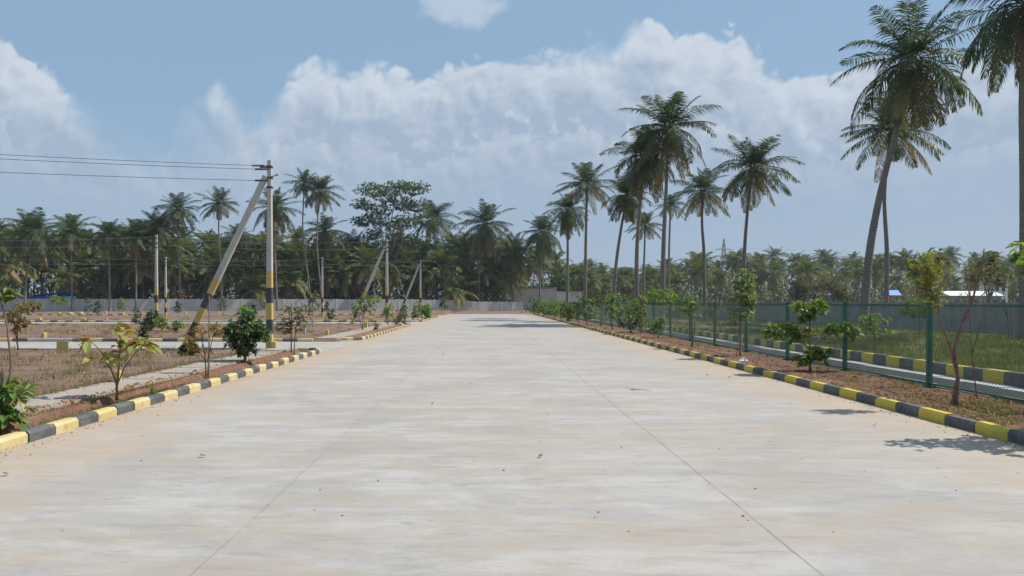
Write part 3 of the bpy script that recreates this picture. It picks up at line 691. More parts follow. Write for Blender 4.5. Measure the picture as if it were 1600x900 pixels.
simple('bright yellow-green leafy shrub right of the slim pole pair', 252, 46, .95, .9, 'leaf_bright', .2, 22, 'shrub', trunk=.15)
simple('green shrub between the slim pole pair and the leaning strut', 277, 46, .75, .8, 'leaf_mid', .2, 18, 'shrub', trunk=.1)
simple('small dark bush in front of the slim pole pair', 235, 47.5, 1.25, .75, 'leaf_dark', .14, 30, 'bush', trunk=.1)
simple('narrow dark bush before the far wall right of the slim pole pair', 278, 90, 2.0, .8, 'leaf_dark', .22, 24, 'bush', trunk=.25)
simple('thin pale sapling before the far wall just right of the leaning strut', 348, 92, 2.6, 1.5, 'leaf_olive', .24, 16, trunk=.4)
simple('small upright bright green plant behind the dense dark bush', 384, 44, 1.6, .8, 'leaf_bright', .4, 10, 'shrub', trunk=.35)
simple('narrow dark bush before the far wall left of the nearest pole', 397, 88, 1.9, .7, 'leaf_dark', .22, 22, 'bush', trunk=.2)
simple('small yellow-topped green sapling between the nearest pole and the lone slim pole', 488, 66, 3.0, 1.5, 'leaf_olive', .24, 24, trunk=.25)
simple('small dark bush right of the lone slim pole', 517, 79, 1.2, 1.0, 'leaf_dark', .22, 24, 'bush', trunk=.1)
simple('tiny dark plant left of the small dark bush near the lone slim pole', 510, 88, 2.0, .7, 'leaf_dark', .22, 16, 'bush', trunk=.35)
simple('flat-topped small tree before the far wall on the far left', 91, 101, 2.9, 3.2, 'leaf_mid', .3, 34, 'tree', trunk=.55)
simple('thin sparse sapling before the far wall, left of the narrow dark one', 136, 95, 2.6, 1.4, 'leaf_olive', .24, 12, trunk=.3)
simple('narrow dark bush before the far wall on the left', 153, 95, 2.1, .9, 'leaf_dark', .24, 22, 'bush', trunk=.15)
simple('leafy sapling before the far wall left of the slim pole pair', 191, 98, 2.6, 1.4, 'leaf_mid', .26, 20, trunk=.3)
simple('low yellow-green shrub on the far left lot before the wall', 30, 72, 1.6, 2.2, 'leaf_orange', .22, 24, 'shrub', trunk=.1)
simple('staked dark stemmed sapling with a wide flat crown on the second kerb island', 566, 46.8, 2.35, 2.1, 'leaf_mid', .17, 46, trunk=.45, lean=.5, stake=(.1, .05, 2.2))
simple('tiny green shrub at the foot of the staked flat-crowned sapling', 587, 48, .5, .5, 'leaf_mid', .12, 14, 'shrub', trunk=.1)
simple('green sapling in front of the mid-distance strutted pole', 607, 56, 1.75, 1.1, 'leaf_bright', .18, 26, trunk=.35, lean=.1)
simple('sparse low shrub between the mid-distance and farthest strutted poles', 625, 60, 1.3, 1.5, 'leaf_olive', .2, 26, 'shrub', trunk=.1)
simple('dark green narrow bush in front of the farthest strut', 632, 72, 1.6, .7, 'leaf_dark', .2, 24, 'bush', trunk=.1)
simple('dark shrub at the foot of the farthest strutted pole', 652, 74, 2.0, 1.4, 'leaf_mid', .22, 34, 'shrub', trunk=.15)
simple('bright green broad-leaved shrub on the third kerb island', 666, 84, 1.7, 1.8, 'leaf_bright', .4, 20, 'shrub', trunk=.1)
simple('small dark sapling standing alone near the far end of the road', 691, 112, 2.3, 1.3, 'leaf_dark', .28, 22, trunk=.35)
simple('spiky grey-green tuft at the lot edge left of the dense bush', 296, 25, .6, .6, 'leaf_olive', .22, 12, 'shrub', trunk=.05, nl=9)
simple('tiny green weed by the left kerb', 238, 15.0, .22, .25, 'leaf_bright', .08, 7, 'shrub', trunk=.05)

# --- right side row
plant('tree', 'tall sapling at the right edge with bright green leaves, mostly outside the photo', 'tree', (8.5, 10.1, .06),
      [([(0, 0, 0), (.02, 0, .9), (-.05, 0, 1.8), (-.1, 0, 2.6)], .04, .014), ([(0, 0, 1.3), (-.5, 0, 2.0), (-.9, 0, 2.5)], .02, .008)],
      [(-.98, 0, 2.5, .28, .4, .26, 18), (-.5, 0, 2.4, .36, .45, .28, 24), (.1, 0, 2.8, .5, .5, .35, 30), (.6, .1, 2.5, .4, .5, .3, 20), (-.4, -.4, 2.0, .5, .4, .2, 16), (.1, .4, 2.1, .5, .4, .25, 16)], (.13, .07), 'leaf_bright', nleaf=7, stake=None)
plant('tree', 'twisted reddish two-stemmed young tree, one stem nearly bare, one with feathery yellow-green leaves', 'tree', (8.27, 13.0, .05),
      [([(0, 0, 0), (.03, 0, .5), (-.02, 0, 1.0), (.12, .02, 1.5), (.28, 0, 1.85), (.42, 0, 2.35), (.5, 0, 2.8)], .036, .009),
       ([(-.08, 0, 0), (.03, 0, .55), (-.12, 0, 1.1), (-.26, 0, 1.45), (-.34, 0, 1.85), (-.45, .05, 2.2)], .024, .008),
       ([(.28, 0, 1.85), (.2, 0, 2.15), (.16, .0, 2.5)], .014, .005), ([(.28, 0, 1.85), (.6, .05, 2.05), (.75, 0, 2.35)], .012, .004), ([(.42, 0, 2.35), (.66, 0, 2.5), (.8, 0, 2.6)], .01, .004), ([(.12, 0, 1.5), (.3, 0, 1.7), (.42, 0, 1.78)], .009, .004)],
      [(-.5, .05, 2.35, .38, .34, .46, 62), (-.42, 0, 1.88, .3, .2, .16, 12)], (.085, .026), 'leaf_feather', 'bark_red', nleaf=9, per=6, droop=.3)
plant('shrub', 'sparse yellow-green leafy twig top growing against the fence rail right of the twisted young tree', 'shrub', (9.05, 13.6, .05),
      [([(0, 0, 0), (-.1, 0, .9), (-.15, 0, 1.7), (-.1, 0, 2.5)], .012, .004), ([(-.1, 0, .9), (.1, 0, 1.6), (.15, 0, 2.4)], .009, .004)],
      [(-.2, 0, 1.9, .2, .2, .14, 5), (-.1, 0, 2.5, .35, .2, .18, 9), (.1, 0, 2.3, .25, .2, .2, 6)], (.09, .035), 'leaf_olive', 'bark_red', nleaf=5)
plant('sapling', 'broad tiered sapling with large drooping green leaves by the right kerb', 'sapling', (8.45, 19.3, .05),
      [([(0, 0, 0), (0, 0, .5), (.0, 0, 1.2), (.02, 0, 1.8)], .035, .012), ([(0, 0, .6), (-.35, 0, .95), (-.85, 0, 1.15), (-1.15, 0, 1.25)], .02, .008), ([(0, 0, .6), (.35, 0, .9), (.75, .0, 1.12), (1.1, .1, 1.3)], .02, .008),
       ([(0, 0, .25), (.2, -.1, .42), (.45, 0, .5)], .015, .006), ([(0, 0, .25), (-.2, .05, .4), (-.28, 0, .5)], .015, .006), ([(0, 0, 1.45), (-.2, 0, 1.65), (-.35, 0, 1.75)], .012, .006), ([(0, 0, 1.45), (.25, 0, 1.65), (.42, 0, 1.75)], .012, .006)],
      [(0, 0, 1.72, .46, .42, .14, 24), (-.05, 0, 1.45, .2, .25, .14, 8), (-.72, 0, 1.12, .48, .35, .14, 24), (.82, 0, 1.12, .46, .35, .14, 22), (.22, 0, .48, .38, .32, .14, 16), (-.14, 0, .36, .2, .25, .12, 8), (-.35, 0, .92, .2, .25, .12, 6), (.02, .3, 1.05, .3, .3, .14, 6)],
      (.21, .11), 'leaf_mid', nleaf=7, droop=.35)
plant('sapling', 'tall slender sapling with a bright green hanging crown by the right kerb', 'sapling', (8.5, 24.8, .05),
      [([(0, 0, 0), (.02, 0, .9), (.05, 0, 1.7), (.08, 0, 2.7)], .028, .01), ([(-.12, 0, 0), (-.03, 0, .7), (0, 0, 1.5)], .012, .008)],
      [(.1, 0, 2.6, .42, .4, .42, 46), (.1, 0, 2.1, .48, .4, .3, 40), (.05, 0, 1.5, .52, .4, .28, 26), (.35, 0, 1.9, .22, .2, .2, 8), (-.2, 0, 1.15, .15, .2, .15, 4)], (.15, .06), 'leaf_mid', nleaf=7, droop=.7, var0=.2)
GR = None
simple('staked slim sapling with a thin round crown by the right kerb', 1081, 30.0, 2.1, .95, 'leaf_mid', .13, 30, stake=(.05, .05, 1.6), trunk=.6)
simple('low drooping sapling between the staked sapling and the big bushy one', 1028, 37.2, 1.15, .8, 'leaf_mid', .17, 18, trunk=.25)
simple('big bushy bright green plant by the right kerb', 986, 43.6, 2.4, 2.2, 'leaf_mid', .2, 74, 'bush', trunk=.1, lean=.2)
simple('thin upright sapling just right of the big bushy plant', 1001, 41, 1.9, .7, 'leaf_mid', .15, 16, trunk=.5)
simple('tall pale green sapling just left of the big bushy plant', 957, 49.5, 2.5, 1.5, 'leaf_bright', .2, 44, trunk=.25)
simple('thin dark stemmed sapling in the middle of the right row', 938, 55.5, 2.8, 1.5, 'leaf_olive', .18, 26, trunk=.5, stake=(.1, 0, 2.4))
simple('mid green bushy sapling left of the thin dark stemmed one', 917, 57.5, 2.3, 1.9, 'leaf_mid', .2, 50, trunk=.2)
simple('small reddish sapling beside the right kerb in the distance', 904, 63, 2.3, 1.0, 'leaf_olive', .2, 16, trunk=.3)
for i, (px, Y, hgt, ww, mt, lab) in enumerate([(890, 70, 1.9, 1.9, 'leaf_mid', 'round green shrub'), (876, 78, 2.0, 2.6, 'leaf_bright', 'wide bright green shrub'), (866, 87, 2.0, 2.0, 'leaf_mid', 'leaning green shrub'),
                     (857, 94, 2.1, 2.4, 'leaf_mid', 'broad mid green shrub'), (849, 101, 2.1, 2.4, 'leaf_bright', 'light green shrub'), (842, 107, 2.2, 2.6, 'leaf_dark', 'dark green shrub'), (835, 113, 2.6, 3.4, 'leaf_dark', 'large dark round bush')]):
    simple(lab+' in the far row by the right kerb, '+['nearest', 'second', 'third', 'fourth', 'fifth', 'sixth', 'farthest'][i]+' of seven', px, Y, hgt, ww, mt, .26, 34, 'shrub', trunk=.08)
# --- plants in the field behind the fence
simple('small round-crowned tree in the grass field behind the fence, below the feathery leaves', 1436, 36, 2.0, 2.1, 'leaf_mid', .16, 60, 'tree', trunk=.55)
simple('low yellow-green sapling in the field between the first two near fence posts', 1366, 28, 1.45, 1.5, 'leaf_bright', .15, 40, trunk=.4)
plant('tree', 'thin nearly bare pale-stemmed tree in the field at the right edge', 'tree', PL(1577, 36), [([(0, 0, 0), (-.1, 0, 1.2), (-.3, 0, 2.4), (-.2, 0, 3.2)], .03, .01), ([(.15, 0, 0), (.05, 0, 1.4), (.3, 0, 2.6)], .025, .01), ([(-.1, 0, 1.2), (-.7, 0, 2.3), (-1.1, 0, 3)], .02, .008)],
      [(-.6, 0, 3.1, 1.0, .6, .5, 20), (.4, 0, 2.8, .6, .5, .4, 10)], (.12, .04), 'leaf_olive', nleaf=5)
simple('bright green bush behind the fence left of the slender sapling', 1034, 56, 2.9, 3.0, 'leaf_bright', .22, 70, 'bush', trunk=.4)
simple('low green bush behind the fence near the staked slim sapling', 1058, 68, 2.3, 2.6, 'leaf_mid', .25, 50, 'bush', trunk=.2)
simple('olive shrub far behind the fence before the dark wall', 1112, 72, 2.2, 2.4, 'leaf_olive', .25, 40, 'shrub', trunk=.2)

# ------------------------------------------------------------------ palms
def frond(mb, az, el0, L, droop, age, nl, lw, lmax, hang, rb=None, org=Vector((0, 0, 0))):
    h = Vector((math.cos(az), math.sin(az), 0)); side = Vector((-math.sin(az), math.cos(az), 0))
    n = 12; pts_ = [org+h*.12]; el_ = el0; tz = []
    sway = random.uniform(-.35, .35); wob = random.uniform(-.09, .09)
    for i in range(n):
        e = max(-1.42, el0-droop*((i+.5)/n)**1.25+wob*math.sin(i*.9+wob*40)); d = h*math.cos(e)+Vector((0, 0, math.sin(e)))+side*sway*(i/n)
        d.normalize(); tz.append(d); pts_.append(pts_[-1]+d*L/n)
    tz.append(tz[-1])
    mb.tube(pts_, [.035*(1-.85*i/n)+.006 for i in range(n+1)], 3, var=min(1, age*.6+.35), caps=False)
    V, Fc, A = [], [], []
    roll = random.uniform(-.35, .35)
    for i in range(nl):
        if random.random() < .07: continue
        s = .13+.87*(i+.5)/nl; f_ = s*n; k = min(int(f_), n-1); p_ = pts_[k].lerp(pts_[k+1], f_-k); tn = tz[k]
        nrm = side.cross(tn)*-1
        if nrm.z < 0 and el0 > -.6: nrm = -nrm
        ll = lmax*(math.sin(math.pi*min(1, (s*.90+.10)))**.5)*(1-.2*s)
        for sg in (-1, 1):
            sd_ = side*sg*math.cos(roll)+nrm*math.sin(roll)*sg
            fwd = .25+.55*s+random.uniform(-.15, .15); l_ = ll*random.uniform(.7, 1.12)
            d1 = (sd_+tn*fwd+nrm*(.30-.5*age)).normalized()
            d1 = (d1+Vector((0, 0, -hang*.5))).normalized()
            d2 = (d1+Vector((0, 0, -hang*random.uniform(.8, 1.5)))).normalized()
            wv_ = (tn-d1*tn.dot(d1)).normalized()*lw*.5
            if random.random() < .7: wv_ = (wv_+nrm*lw*random.uniform(-.4, .4))
            o_ = len(V); m_ = p_+d1*l_*.5
            V += [p_-wv_*.5, p_+wv_*.5, m_+wv_, m_-wv_, m_+d2*l_*.5]
            Fc += [(o_, o_+1, o_+2, o_+3), (o_+3, o_+2, o_+4)]
            A += [min(1, max(0, age+random.uniform(-.12, .12)))]*5
    mb.add(V, Fc, 0, A)
def palm_crown(seed, nf=28, L=4.5, nl=46, lw=.055, lmax=1.3, mat='palm_leaf', droopk=1.0, low=-.75):
    random.seed(seed); mb = MB(); a = random.uniform(0, 6)
    for i in range(nf):
        t_ = i/(nf-1); a += 2.399+random.uniform(-.25, .25)
        el0 = R(80)*(1-t_)**1.15+(low-.12)*t_+random.uniform(-.2, .2)
        Lf = L*(.62+.38*min(1, t_*3.5))*random.uniform(.82, 1.1)
        frond(mb, a, el0, Lf, (.45+.8*min(1, t_*2)-.5*max(0, t_-.55)/.45)*droopk*random.uniform(.5, 1.45), max(0, (t_-.25)/.75)**1.5*.85+random.uniform(-.05, .08), nl, lw, lmax, .30+.8*t_)
    return mb.mesh('crown', mat)
def palm_dry(seed, n=5, L=3.2, nl=26, lw=.05):
    random.seed(seed); mb = MB()
    for i in range(n): frond(mb, random.uniform(0, 6.28), R(random.uniform(-78, -50)), L*random.uniform(.7, 1.1), .35, random.random(), nl, lw, .6, 1.6, org=Vector((0, 0, -.15)))
    return mb.mesh('dry_fronds', 'palm_dry')
def nuts(seed, n=12):
    random.seed(seed); mb = MB()
    for i in range(n):
        a = random.uniform(0, 6.28); r0 = random.uniform(.25, .42); c_ = Vector((math.cos(a)*r0, math.sin(a)*r0, random.uniform(-.55, -.1))); q = .12
        mb.tube([c_+Vector((0, 0, z)) for z in (-q*1.1, -q*.8, 0, q*.8, q*1.1)], [.02, q*.7, q, q*.7, .02], 7, var=.5)
    return mb.mesh('coconuts', 'leaf_olive', True)
HI = [palm_crown(100+i, nf=(38, 36, 42, 30, 40, 31)[i], droopk=(1, .9, 1.1, .8, 1.15, .85)[i], low=(-.8, -.7, -.95, -.45, -1.0, -.6)[i], nl=44, lw=.06) for i in range(6)]
DRY = [palm_dry(200+i, (5, 8, 11)[i]) for i in range(3)]
NUT = nuts(5)
LO = [palm_crown(300+i, nf=(28, 30, 26, 32)[i], nl=22, lw=.13, mat='grove_leaf', low=(-.9, -.7, -1.0, -.6)[i], droopk=1.1) for i in range(4)]
random.seed(11)
def trunk_mesh(pts_, r0, r1, sides=10, name='trunk'):
    mb = MB(); q = [Vector(v) for v in pts_]; fine_ = []
    n = 30
    for i in range(n+1):
        f_ = i/n*(len(q)-1); k = min(int(f_), len(q)-2); u_ = f_-k
        p0, p1_, p2_, p3_ = q[max(k-1, 0)], q[k], q[k+1], q[min(k+2, len(q)-1)]
        fine_.append(.5*((2*p1_)+(-p0+p2_)*u_+(2*p0-5*p1_+4*p2_-p3_)*u_*u_+(-p0+3*p1_-3*p2_+p3_)*u_**3))
    rad = [r0+(r1-r0)*min(1, (i/n)*1.3)+.02*(i % 2)*(r0/.2)*.3+r0*.75*math.exp(-i/1.2) for i in range(n+1)]
    mb.tube(fine_, rad, sides); return mb.mesh(name, 'palm_trunk', True)
def palm(label, Y, base, top_px, bends=(), rpx=40, v=0, dry=None, nut=False, r0=.19, r1=.12, group='tall coconut palms', rz=None, tilt=(0, 0)):
    """base: px of the foot; top_px: (px,py) of the crown's heart; bends: (px,py) along the trunk"""
    loc = at(base, Y); loc.z = gz(loc.x, loc.y)-.05
    root = thing('coconut_palm', label, 'palm tree', loc, 0, group)
    pts_ = [(0, 0, 0)]+[tuple(at(px, Y, py)-loc) for px, py in bends]+[tuple(at(*((top_px[0], Y, top_px[1])))-loc)]
    link('trunk', trunk_mesh(pts_, r0, r1), root)
    sc = rpx*(1.08 if Y > 110 else .86)*Y/F/3.55; top_ = Vector(pts_[-1])
    rz = random.uniform(0, 6.28) if rz is None else rz
    c_ = link('crown', HI[v], root, top_); c_.scale = (sc,)*3; c_.rotation_euler = (tilt[0], tilt[1], rz)
    if dry is not None: d_ = link('dry_fronds', DRY[dry], root, top_); d_.scale = (sc,)*3; d_.rotation_euler = (0, 0, rz+1)
    if nut: d_ = link('coconuts', NUT, root, top_); d_.scale = (sc,)*3
    return root
# right-hand group
palm('big leaning palm with a curved trunk bending right, in the field on the right', 46, 1348, (1425, 92), [(1358, 400), (1376, 300), (1404, 190)], 120, 2, 0, True, r0=.27, r1=.15)
palm('palm with a straight dark trunk just behind the big leaning palm', 58, 1384, (1393, 203), [(1386, 400), (1382, 300)], 82, 3, None, True, r0=.2)
palm('palm at the right edge whose crown is cut by the top right corner', 35, 1600, (1604, 8), [(1600, 300), (1598, 150)], 128, 4, 0, True, r0=.2, r1=.15)
palm('tallest palm of the middle group, straight grey trunk', 60, 1034, (1044, 200), [(1037, 380), (1041, 290)], 80, 0, 1, True, r0=.22)
palm('dense brownish palm just left of the tallest one', 63, 995, (1008, 243), [(995, 400), (1000, 320)], 66, 4, 2, True, r0=.21)
palm('palm with a rounded crown at the right end of the middle group', 66, 1161, (1176, 262), [(1163, 400), (1168, 330)], 68, 1, 0, True)
palm('shorter palm between the tallest palm and the one at the group\'s right end', 75, 1101, (1098, 298), [(1100, 400), (1097, 350)], 52, 5, 0)
palm('slim palm with an open crown near the left end of the middle group', 78, 914, (917, 288), [(915, 400), (916, 340)], 50, 3, None)
palm('palm with a brownish drooping crown at the left end of the middle group', 85, 886, (887, 328), [(887, 420), (887, 380)], 42, 4, 1)
palm('palm with a trunk leaning right, left of the dense brownish palm', 72, 957, (980, 305), [(962, 420), (970, 360)], 48, 2, 1)
palm('small low palm seen between the trunks of the middle group', 105, 1006, (1008, 352), [(1006, 430), (1007, 390)], 30, 5, None)
palm('thin small palm just right of the tallest palm\'s trunk', 100, 1046, (1048, 322), [(1045, 430), (1046, 370)], 27, 3, None)
# centre, behind the far wall
palm('palm with hanging brown fronds in front of the block shed', 154.5, 843, (848, 362), [(844, 440), (847, 400)], 35, 4, 2)
palm('broad yellowish palm at the centre, rising above the grove behind the far wall', 154, 746, (759, 350), [(749, 430), (754, 390)], 42, 4, 1)
palm('palm rising just right of the spreading leafy tree', 158, 690, (678, 342), [(676, 440), (680, 390)], 33, 1, 0)
palm('low dense palm between the broad yellowish palm and the shed palm', 158, 800, (801, 395), [(800, 440)], 36, 0, 1)
palm('low palm left of the broad yellowish palm', 162, 722, (722, 392), [(722, 440)], 34, 2, 1)
# left
palm('left one of the close pair of tall palms, slim curved trunk', 138, 488, (476, 285), [(481, 430), (473, 360)], 24, 5, 0)
palm('right one of the close pair of tall palms', 137, 506, (500, 298), [(500, 440), (495, 370)], 29, 1, 1)
palm('palm with a dense crown directly behind the nearest pole', 132, 433, (430, 325), [(431, 430), (429, 380)], 35, 2, 1)
palm('palm with withered hanging fronds left of the leaning strut', 128, 346, (342, 318), [(346, 430), (342, 370)], 27, 3, 2)
palm('tall palm above the slim pole pair', 127, 282, (277, 328), [(281, 430), (278, 380)], 31, 0, 1)
palm('palm just left of and below the tall one above the slim pole pair', 125, 247, (245, 354), [(246, 430)], 30, 2, 1)
palm('mid-height palm left of the slim pole pair', 123, 212, (212, 368), [(213, 430)], 28, 0, 0)
palm('mid-height palm right of the small upright one on the left', 121, 172, (170, 366), [(171, 430)], 28, 4, 1)
palm('small upright palm second from the far left', 119, 113, (111, 366), [(112, 430)], 27, 1, 1)
palm('wide palm with a leaning pale trunk at the far left over the blue shed', 114, 38, (52, 362), [(42, 430), (50, 395)], 42, 4, 1)
palm('palm cut by the left edge', 116, -8, (-12, 375), [(-9, 430)], 30, 0, 1)
palm('palm rising over the grove between the leaning strut and the nearest pole', 140, 375, (372, 372), [(374, 430)], 27, 4, 1)
palm('palm rising over the grove just right of the close tall pair', 142, 508, (508, 362), [(509, 430)], 32, 4, 1)
palm('palm rising over the grove left of the spreading leafy tree', 148, 548, (552, 385), [(550, 430)], 29, 2, 0)

# grove behind the far wall: shared meshes, straight and leaning trunks
random.seed(21)
TR = [trunk_mesh([(0, 0, -.3), (.15, 0, 4), (-.1, .1, 8), (0, 0, 11)], .17, .11, 7), trunk_mesh([(0, 0, -.3), (.9, 0, 3.5), (1.3, 0, 7.5), (1.5, 0, 11)], .17, .11, 7), trunk_mesh([(0, 0, -.3), (-.7, .2, 3.5), (-1.0, 0, 7.5), (-.6, 0, 11)], .17, .11, 7)]
TOPX = [0, 1.5, -.6]
protos = []
def grove_palm(label, group, x, y, h, cs, v, tr, rz):
    root = thing('coconut_palm', label, 'palm tree', (x, y, gz(x, y)), rz, group)
    k = h/11; t_ = link('trunk', TR[tr], root); t_.scale = (1, 1, k)
    c_ = link('crown', LO[v], root, (TOPX[tr], 0, h)); c_.scale = (cs,)*3; c_.rotation_euler = (0, 0, random.uniform(0, 6.28))
    return root
cnt = 0
for row, (off, n, h0, h1) in enumerate(((6, 44, 3.5, 9), (14, 50, 7.0, 12.5), (27, 42, 10, 15), (44, 26, 13, 17))):
    for i in range(n):
        fx = -118+(128+row*4)*(i+random.uniform(.1, .9))/n; y = far_wall_y(fx)+off+random.uniform(-4, 4)
        if 4 < fx < 20 and off < 20: continue
        px = VX+fx*F/y
        if 30 < px < 110 and off < 12 and y < 130: y += 9; px = VX+fx*F/y
        hh_ = random.uniform(h0, h1)
        if px > 870: hh_ *= .65
        grove_palm('coconut palm in the dense grove behind the far wall, one of many alike filling it', 'palms of the dense grove behind the far wall', fx, y, hh_, random.uniform(1.0, 1.45), random.randrange(4), random.randrange(3), random.uniform(0, 6.28)); cnt += 1
for row, (yy, n, h0, h1) in enumerate(((200, 30, 7, 12), (228, 36, 11, 15), (262, 36, 14, 18))):
    for i in range(n):
        px = 875+(1780-875)*(i+random.uniform(.05, .95))/n; y = yy+random.uniform(-12, 12); fx = (px-VX)*y/F
        hh_ = random.uniform(h0, h1)*(1 if px > 1060 else .8)
        grove_palm('coconut palm in the distant dark treeline beyond the field, one of many alike', 'palms of the distant treeline beyond the field', fx, y, hh_, random.uniform(.95, 1.35), random.randrange(4), random.randrange(3), random.uniform(0, 6.28))

# leafy trees made of many leaf-sized faces on real limbs
def leafy_tree(label, loc, h, w_, mat, leaf=.4, tips=90, trunk=.4, r=.25, clumps=None, group=None, nl=8, flat=.35, var1=1):
    random.seed(int(abs(loc[0]*7+loc[1]*3))); k = clumps
    if k is None:
        k = []
        for i in range(8):
            a = random.uniform(0, 6.28); rr = random.uniform(.15, .32)*w_
            k.append((math.cos(a)*rr, math.sin(a)*rr, h*(trunk+(1-trunk)*random.uniform(.25, .85)), w_*random.uniform(.17, .26), w_*random.uniform(.17, .26), h*(1-trunk)*random.uniform(.16, .26), int(tips/8)))
    st = [([(0, 0, -.2), (.1, 0, h*trunk*.6), (0, .1, h*trunk), (.1, 0, h*(trunk+.3*(1-trunk)))], r, r*.4)]
    for c_ in k: st.append(([(0, 0, h*trunk*random.uniform(.65, 1.0)), (c_[0]*.45, c_[1]*.45, h*trunk+(c_[2]-h*trunk)*.55), (c_[0], c_[1], c_[2])], r*.42, r*.1))
    return plant('leafy_tree', label, 'tree', loc, st, k, (leaf, leaf*.6), mat, 'tree_bark', nleaf=nl, per=3, droop=.2, group=group, var1=var1)
loc = at(604, 148); loc.z = .2
q = 148/F
cl = []
for px, py, wpx, hpx, tp in ((583, 300, 30, 7, 34), (618, 292, 32, 7, 40), (650, 297, 26, 7, 30), (563, 318, 22, 6, 22), (566, 345, 24, 7, 30), (590, 330, 24, 7, 26), (625, 318, 30, 7, 34), (655, 322, 26, 7, 26),
                             (605, 350, 30, 8, 34), (640, 350, 26, 8, 30), (668, 345, 20, 8, 18), (580, 368, 22, 7, 20), (620, 378, 30, 9, 34), (650, 378, 24, 8, 22), (600, 308, 20, 6, 16)):
    cl.append(((px-604)*q, random.uniform(-3, 3), (VY-py)*q+H, wpx*q*.95, wpx*q*.9, hpx*q*1.6, int(tp*2.3)))
leafy_tree('large spreading leafy tree with open layered crown rising above the grove', loc, 23, 18, 'leaf_tree', .42, 0, .42, .3, cl, nl=10)
leafy_tree('round dark leafy tree right of the shed palm, beyond the far wall', at(872, 178), 9, 11, 'leaf_dark', .6, 190, .15, .25)
leafy_tree('wide green leafy tree left of the leaning-trunk palm, in the distance', at(935, 215), 10, 16, 'leaf_dark', .7, 200, .1, .25)
leafy_tree('second wide green leafy tree in the distance behind the small low palm', at(990, 225), 9, 15, 'leaf_dark', .7, 180, .1, .25)
leafy_tree('rounded olive tree in front of the distant treeline', at(1294, 150), 8.0, 8.5, 'leaf_olive', .45, 220, .08, .22)
leafy_tree('smaller olive tree touching the left side of the rounded olive one', at(1258, 156), 7.6, 7, 'leaf_olive', .45, 170, .08, .2, var1=.6)
leafy_tree('bright green tree low in the grove above the far wall on the left', at(200, 130), 7.0, 8, 'leaf_mid', .42, 220, .1, .18)
leafy_tree('green bushy tree right of the blue shed', at(178, 133), 5.2, 6, 'leaf_mid', .4, 160, .1, .15)
leafy_tree('dark bushy tree behind the wall near the lone slim pole', at(535, 146), 5.2, 7, 'leaf_dark', .42, 160, .1, .15)
leafy_tree('olive scrubby tree behind the wall left of the nearest pole', at(395, 138), 4.5, 7, 'leaf_olive', .42, 150, .1, .15)
leafy_tree('yellow-green tree far behind the wall between the twisted young tree and the right edge', at(1545, 60), 6.0, 4.4, 'leaf_olive', .3, 90, .35, .12)
leafy_tree('olive green tree behind the dark wall above the feathery leaves', at(1448, 120), 10.5, 7, 'leaf_olive', .5, 120, .35, .2)

# undergrowth: uncountable
def undergrowth(name, n, fn, sz, mat):
    P, D, A = [], [], []
    for _ in range(n):
        q = fn(); P.append(q); D.append((random.uniform(-1, 1), random.uniform(-1, 1), random.uniform(-.4, 1)))
    mb = MB(); leaves(mb, P, D, sz*rng.uniform(.6, 1.4, n), sz*.38, rng.random(n), .3)
    return structure(mb.obj(name, mat), 'stuff')
random.seed(31)
def ug_left():
  while True:
    x = random.uniform(-125, 24); d_ = random.choice((5, 12, 22, 36, 50, 58))+random.uniform(-3, 4); y = far_wall_y(x)+d_
    if 3 < x < 24 and d_ < 26: d_ = random.uniform(36, 60); y = far_wall_y(x)+d_
    hm = (4.9+1.5*math.sin(x*.35+d_)+1.2*math.sin(x*.9+2*d_))+(d_*.07)
    px = VX+x*F/y
    if (36 < px < 108 and y < 128) or (255 < px < 292 and y < 134): continue
    return (x, y, .1+random.random()**1.5*max(.8, hm)+.2)
undergrowth('grove_undergrowth', 44000, ug_left, .95, 'under_leaf')
def ug_right():
    y = random.choice((195, 222, 250, 285, 330, 385))+random.uniform(-6, 6); px = random.uniform(860, 1800); x = (px-VX)*y/F
    hm = 6.3+1.5*math.sin(x*.21+y)+1.2*math.sin(x*.53+y*2)+(y-195)*.05
    return (x, y, .1+random.random()**1.6*max(1, hm))
undergrowth('treeline_undergrowth', 56000, ug_right, 1.2, 'under_leaf')

# ------------------------------------------------------------------ grasses
def blades(name, X, Y, Hh, W, mat, var, lean=.35):
    n = len(X); Z = np.array([gz(a, b_) for a, b_ in zip(X, Y)])-.01
    a = rng.random(n)*2*np.pi; wx, wy = np.cos(a)*W/2, np.sin(a)*W/2; la = rng.random(n)*2*np.pi; lr = rng.random(n)*lean*Hh
    V = np.zeros((n, 3, 3)); V[:, 0] = np.stack([X-wx, Y-wy, Z], 1); V[:, 1] = np.stack([X+wx, Y+wy, Z], 1)
    V[:, 2] = np.stack([X+np.cos(la)*lr, Y+np.sin(la)*lr, Z+Hh], 1)
    mb = MB(); mb.v = list(map(tuple, V.reshape(-1, 3).tolist())); mb.f = [(3*i, 3*i+1, 3*i+2) for i in range(n)]; mb.m = [0]*n; mb.a = np.repeat(var, 3).tolist()
    return structure(mb.obj(name, mat), 'stuff')
def clumped(n, xr, yr, cl=60, spread=.12):
    m_ = n//cl; cy = 1/(1/yr[0]-rng.random(m_)*(1/yr[0]-1/yr[1])) if yr[0] > 0 else rng.uniform(*yr, m_); cx = rng.uniform(*xr, m_)
    s = spread*(.5+rng.random(m_)*1.5)
    X_ = np.repeat(cx, cl)+rng.normal(0, 1, m_*cl)*np.repeat(s, cl); Y_ = np.repeat(cy, cl)+rng.normal(0, 1, m_*cl)*np.repeat(s, cl)
    return X_, Y_, np.repeat(rng.random(m_), cl)
def on_lot(X_, Y_):
    k = (X_ < -8.6); 
    for a, b_ in SIDE: k &= ~((Y_ > a-.25) & (Y_ < b_+.25))
    return k
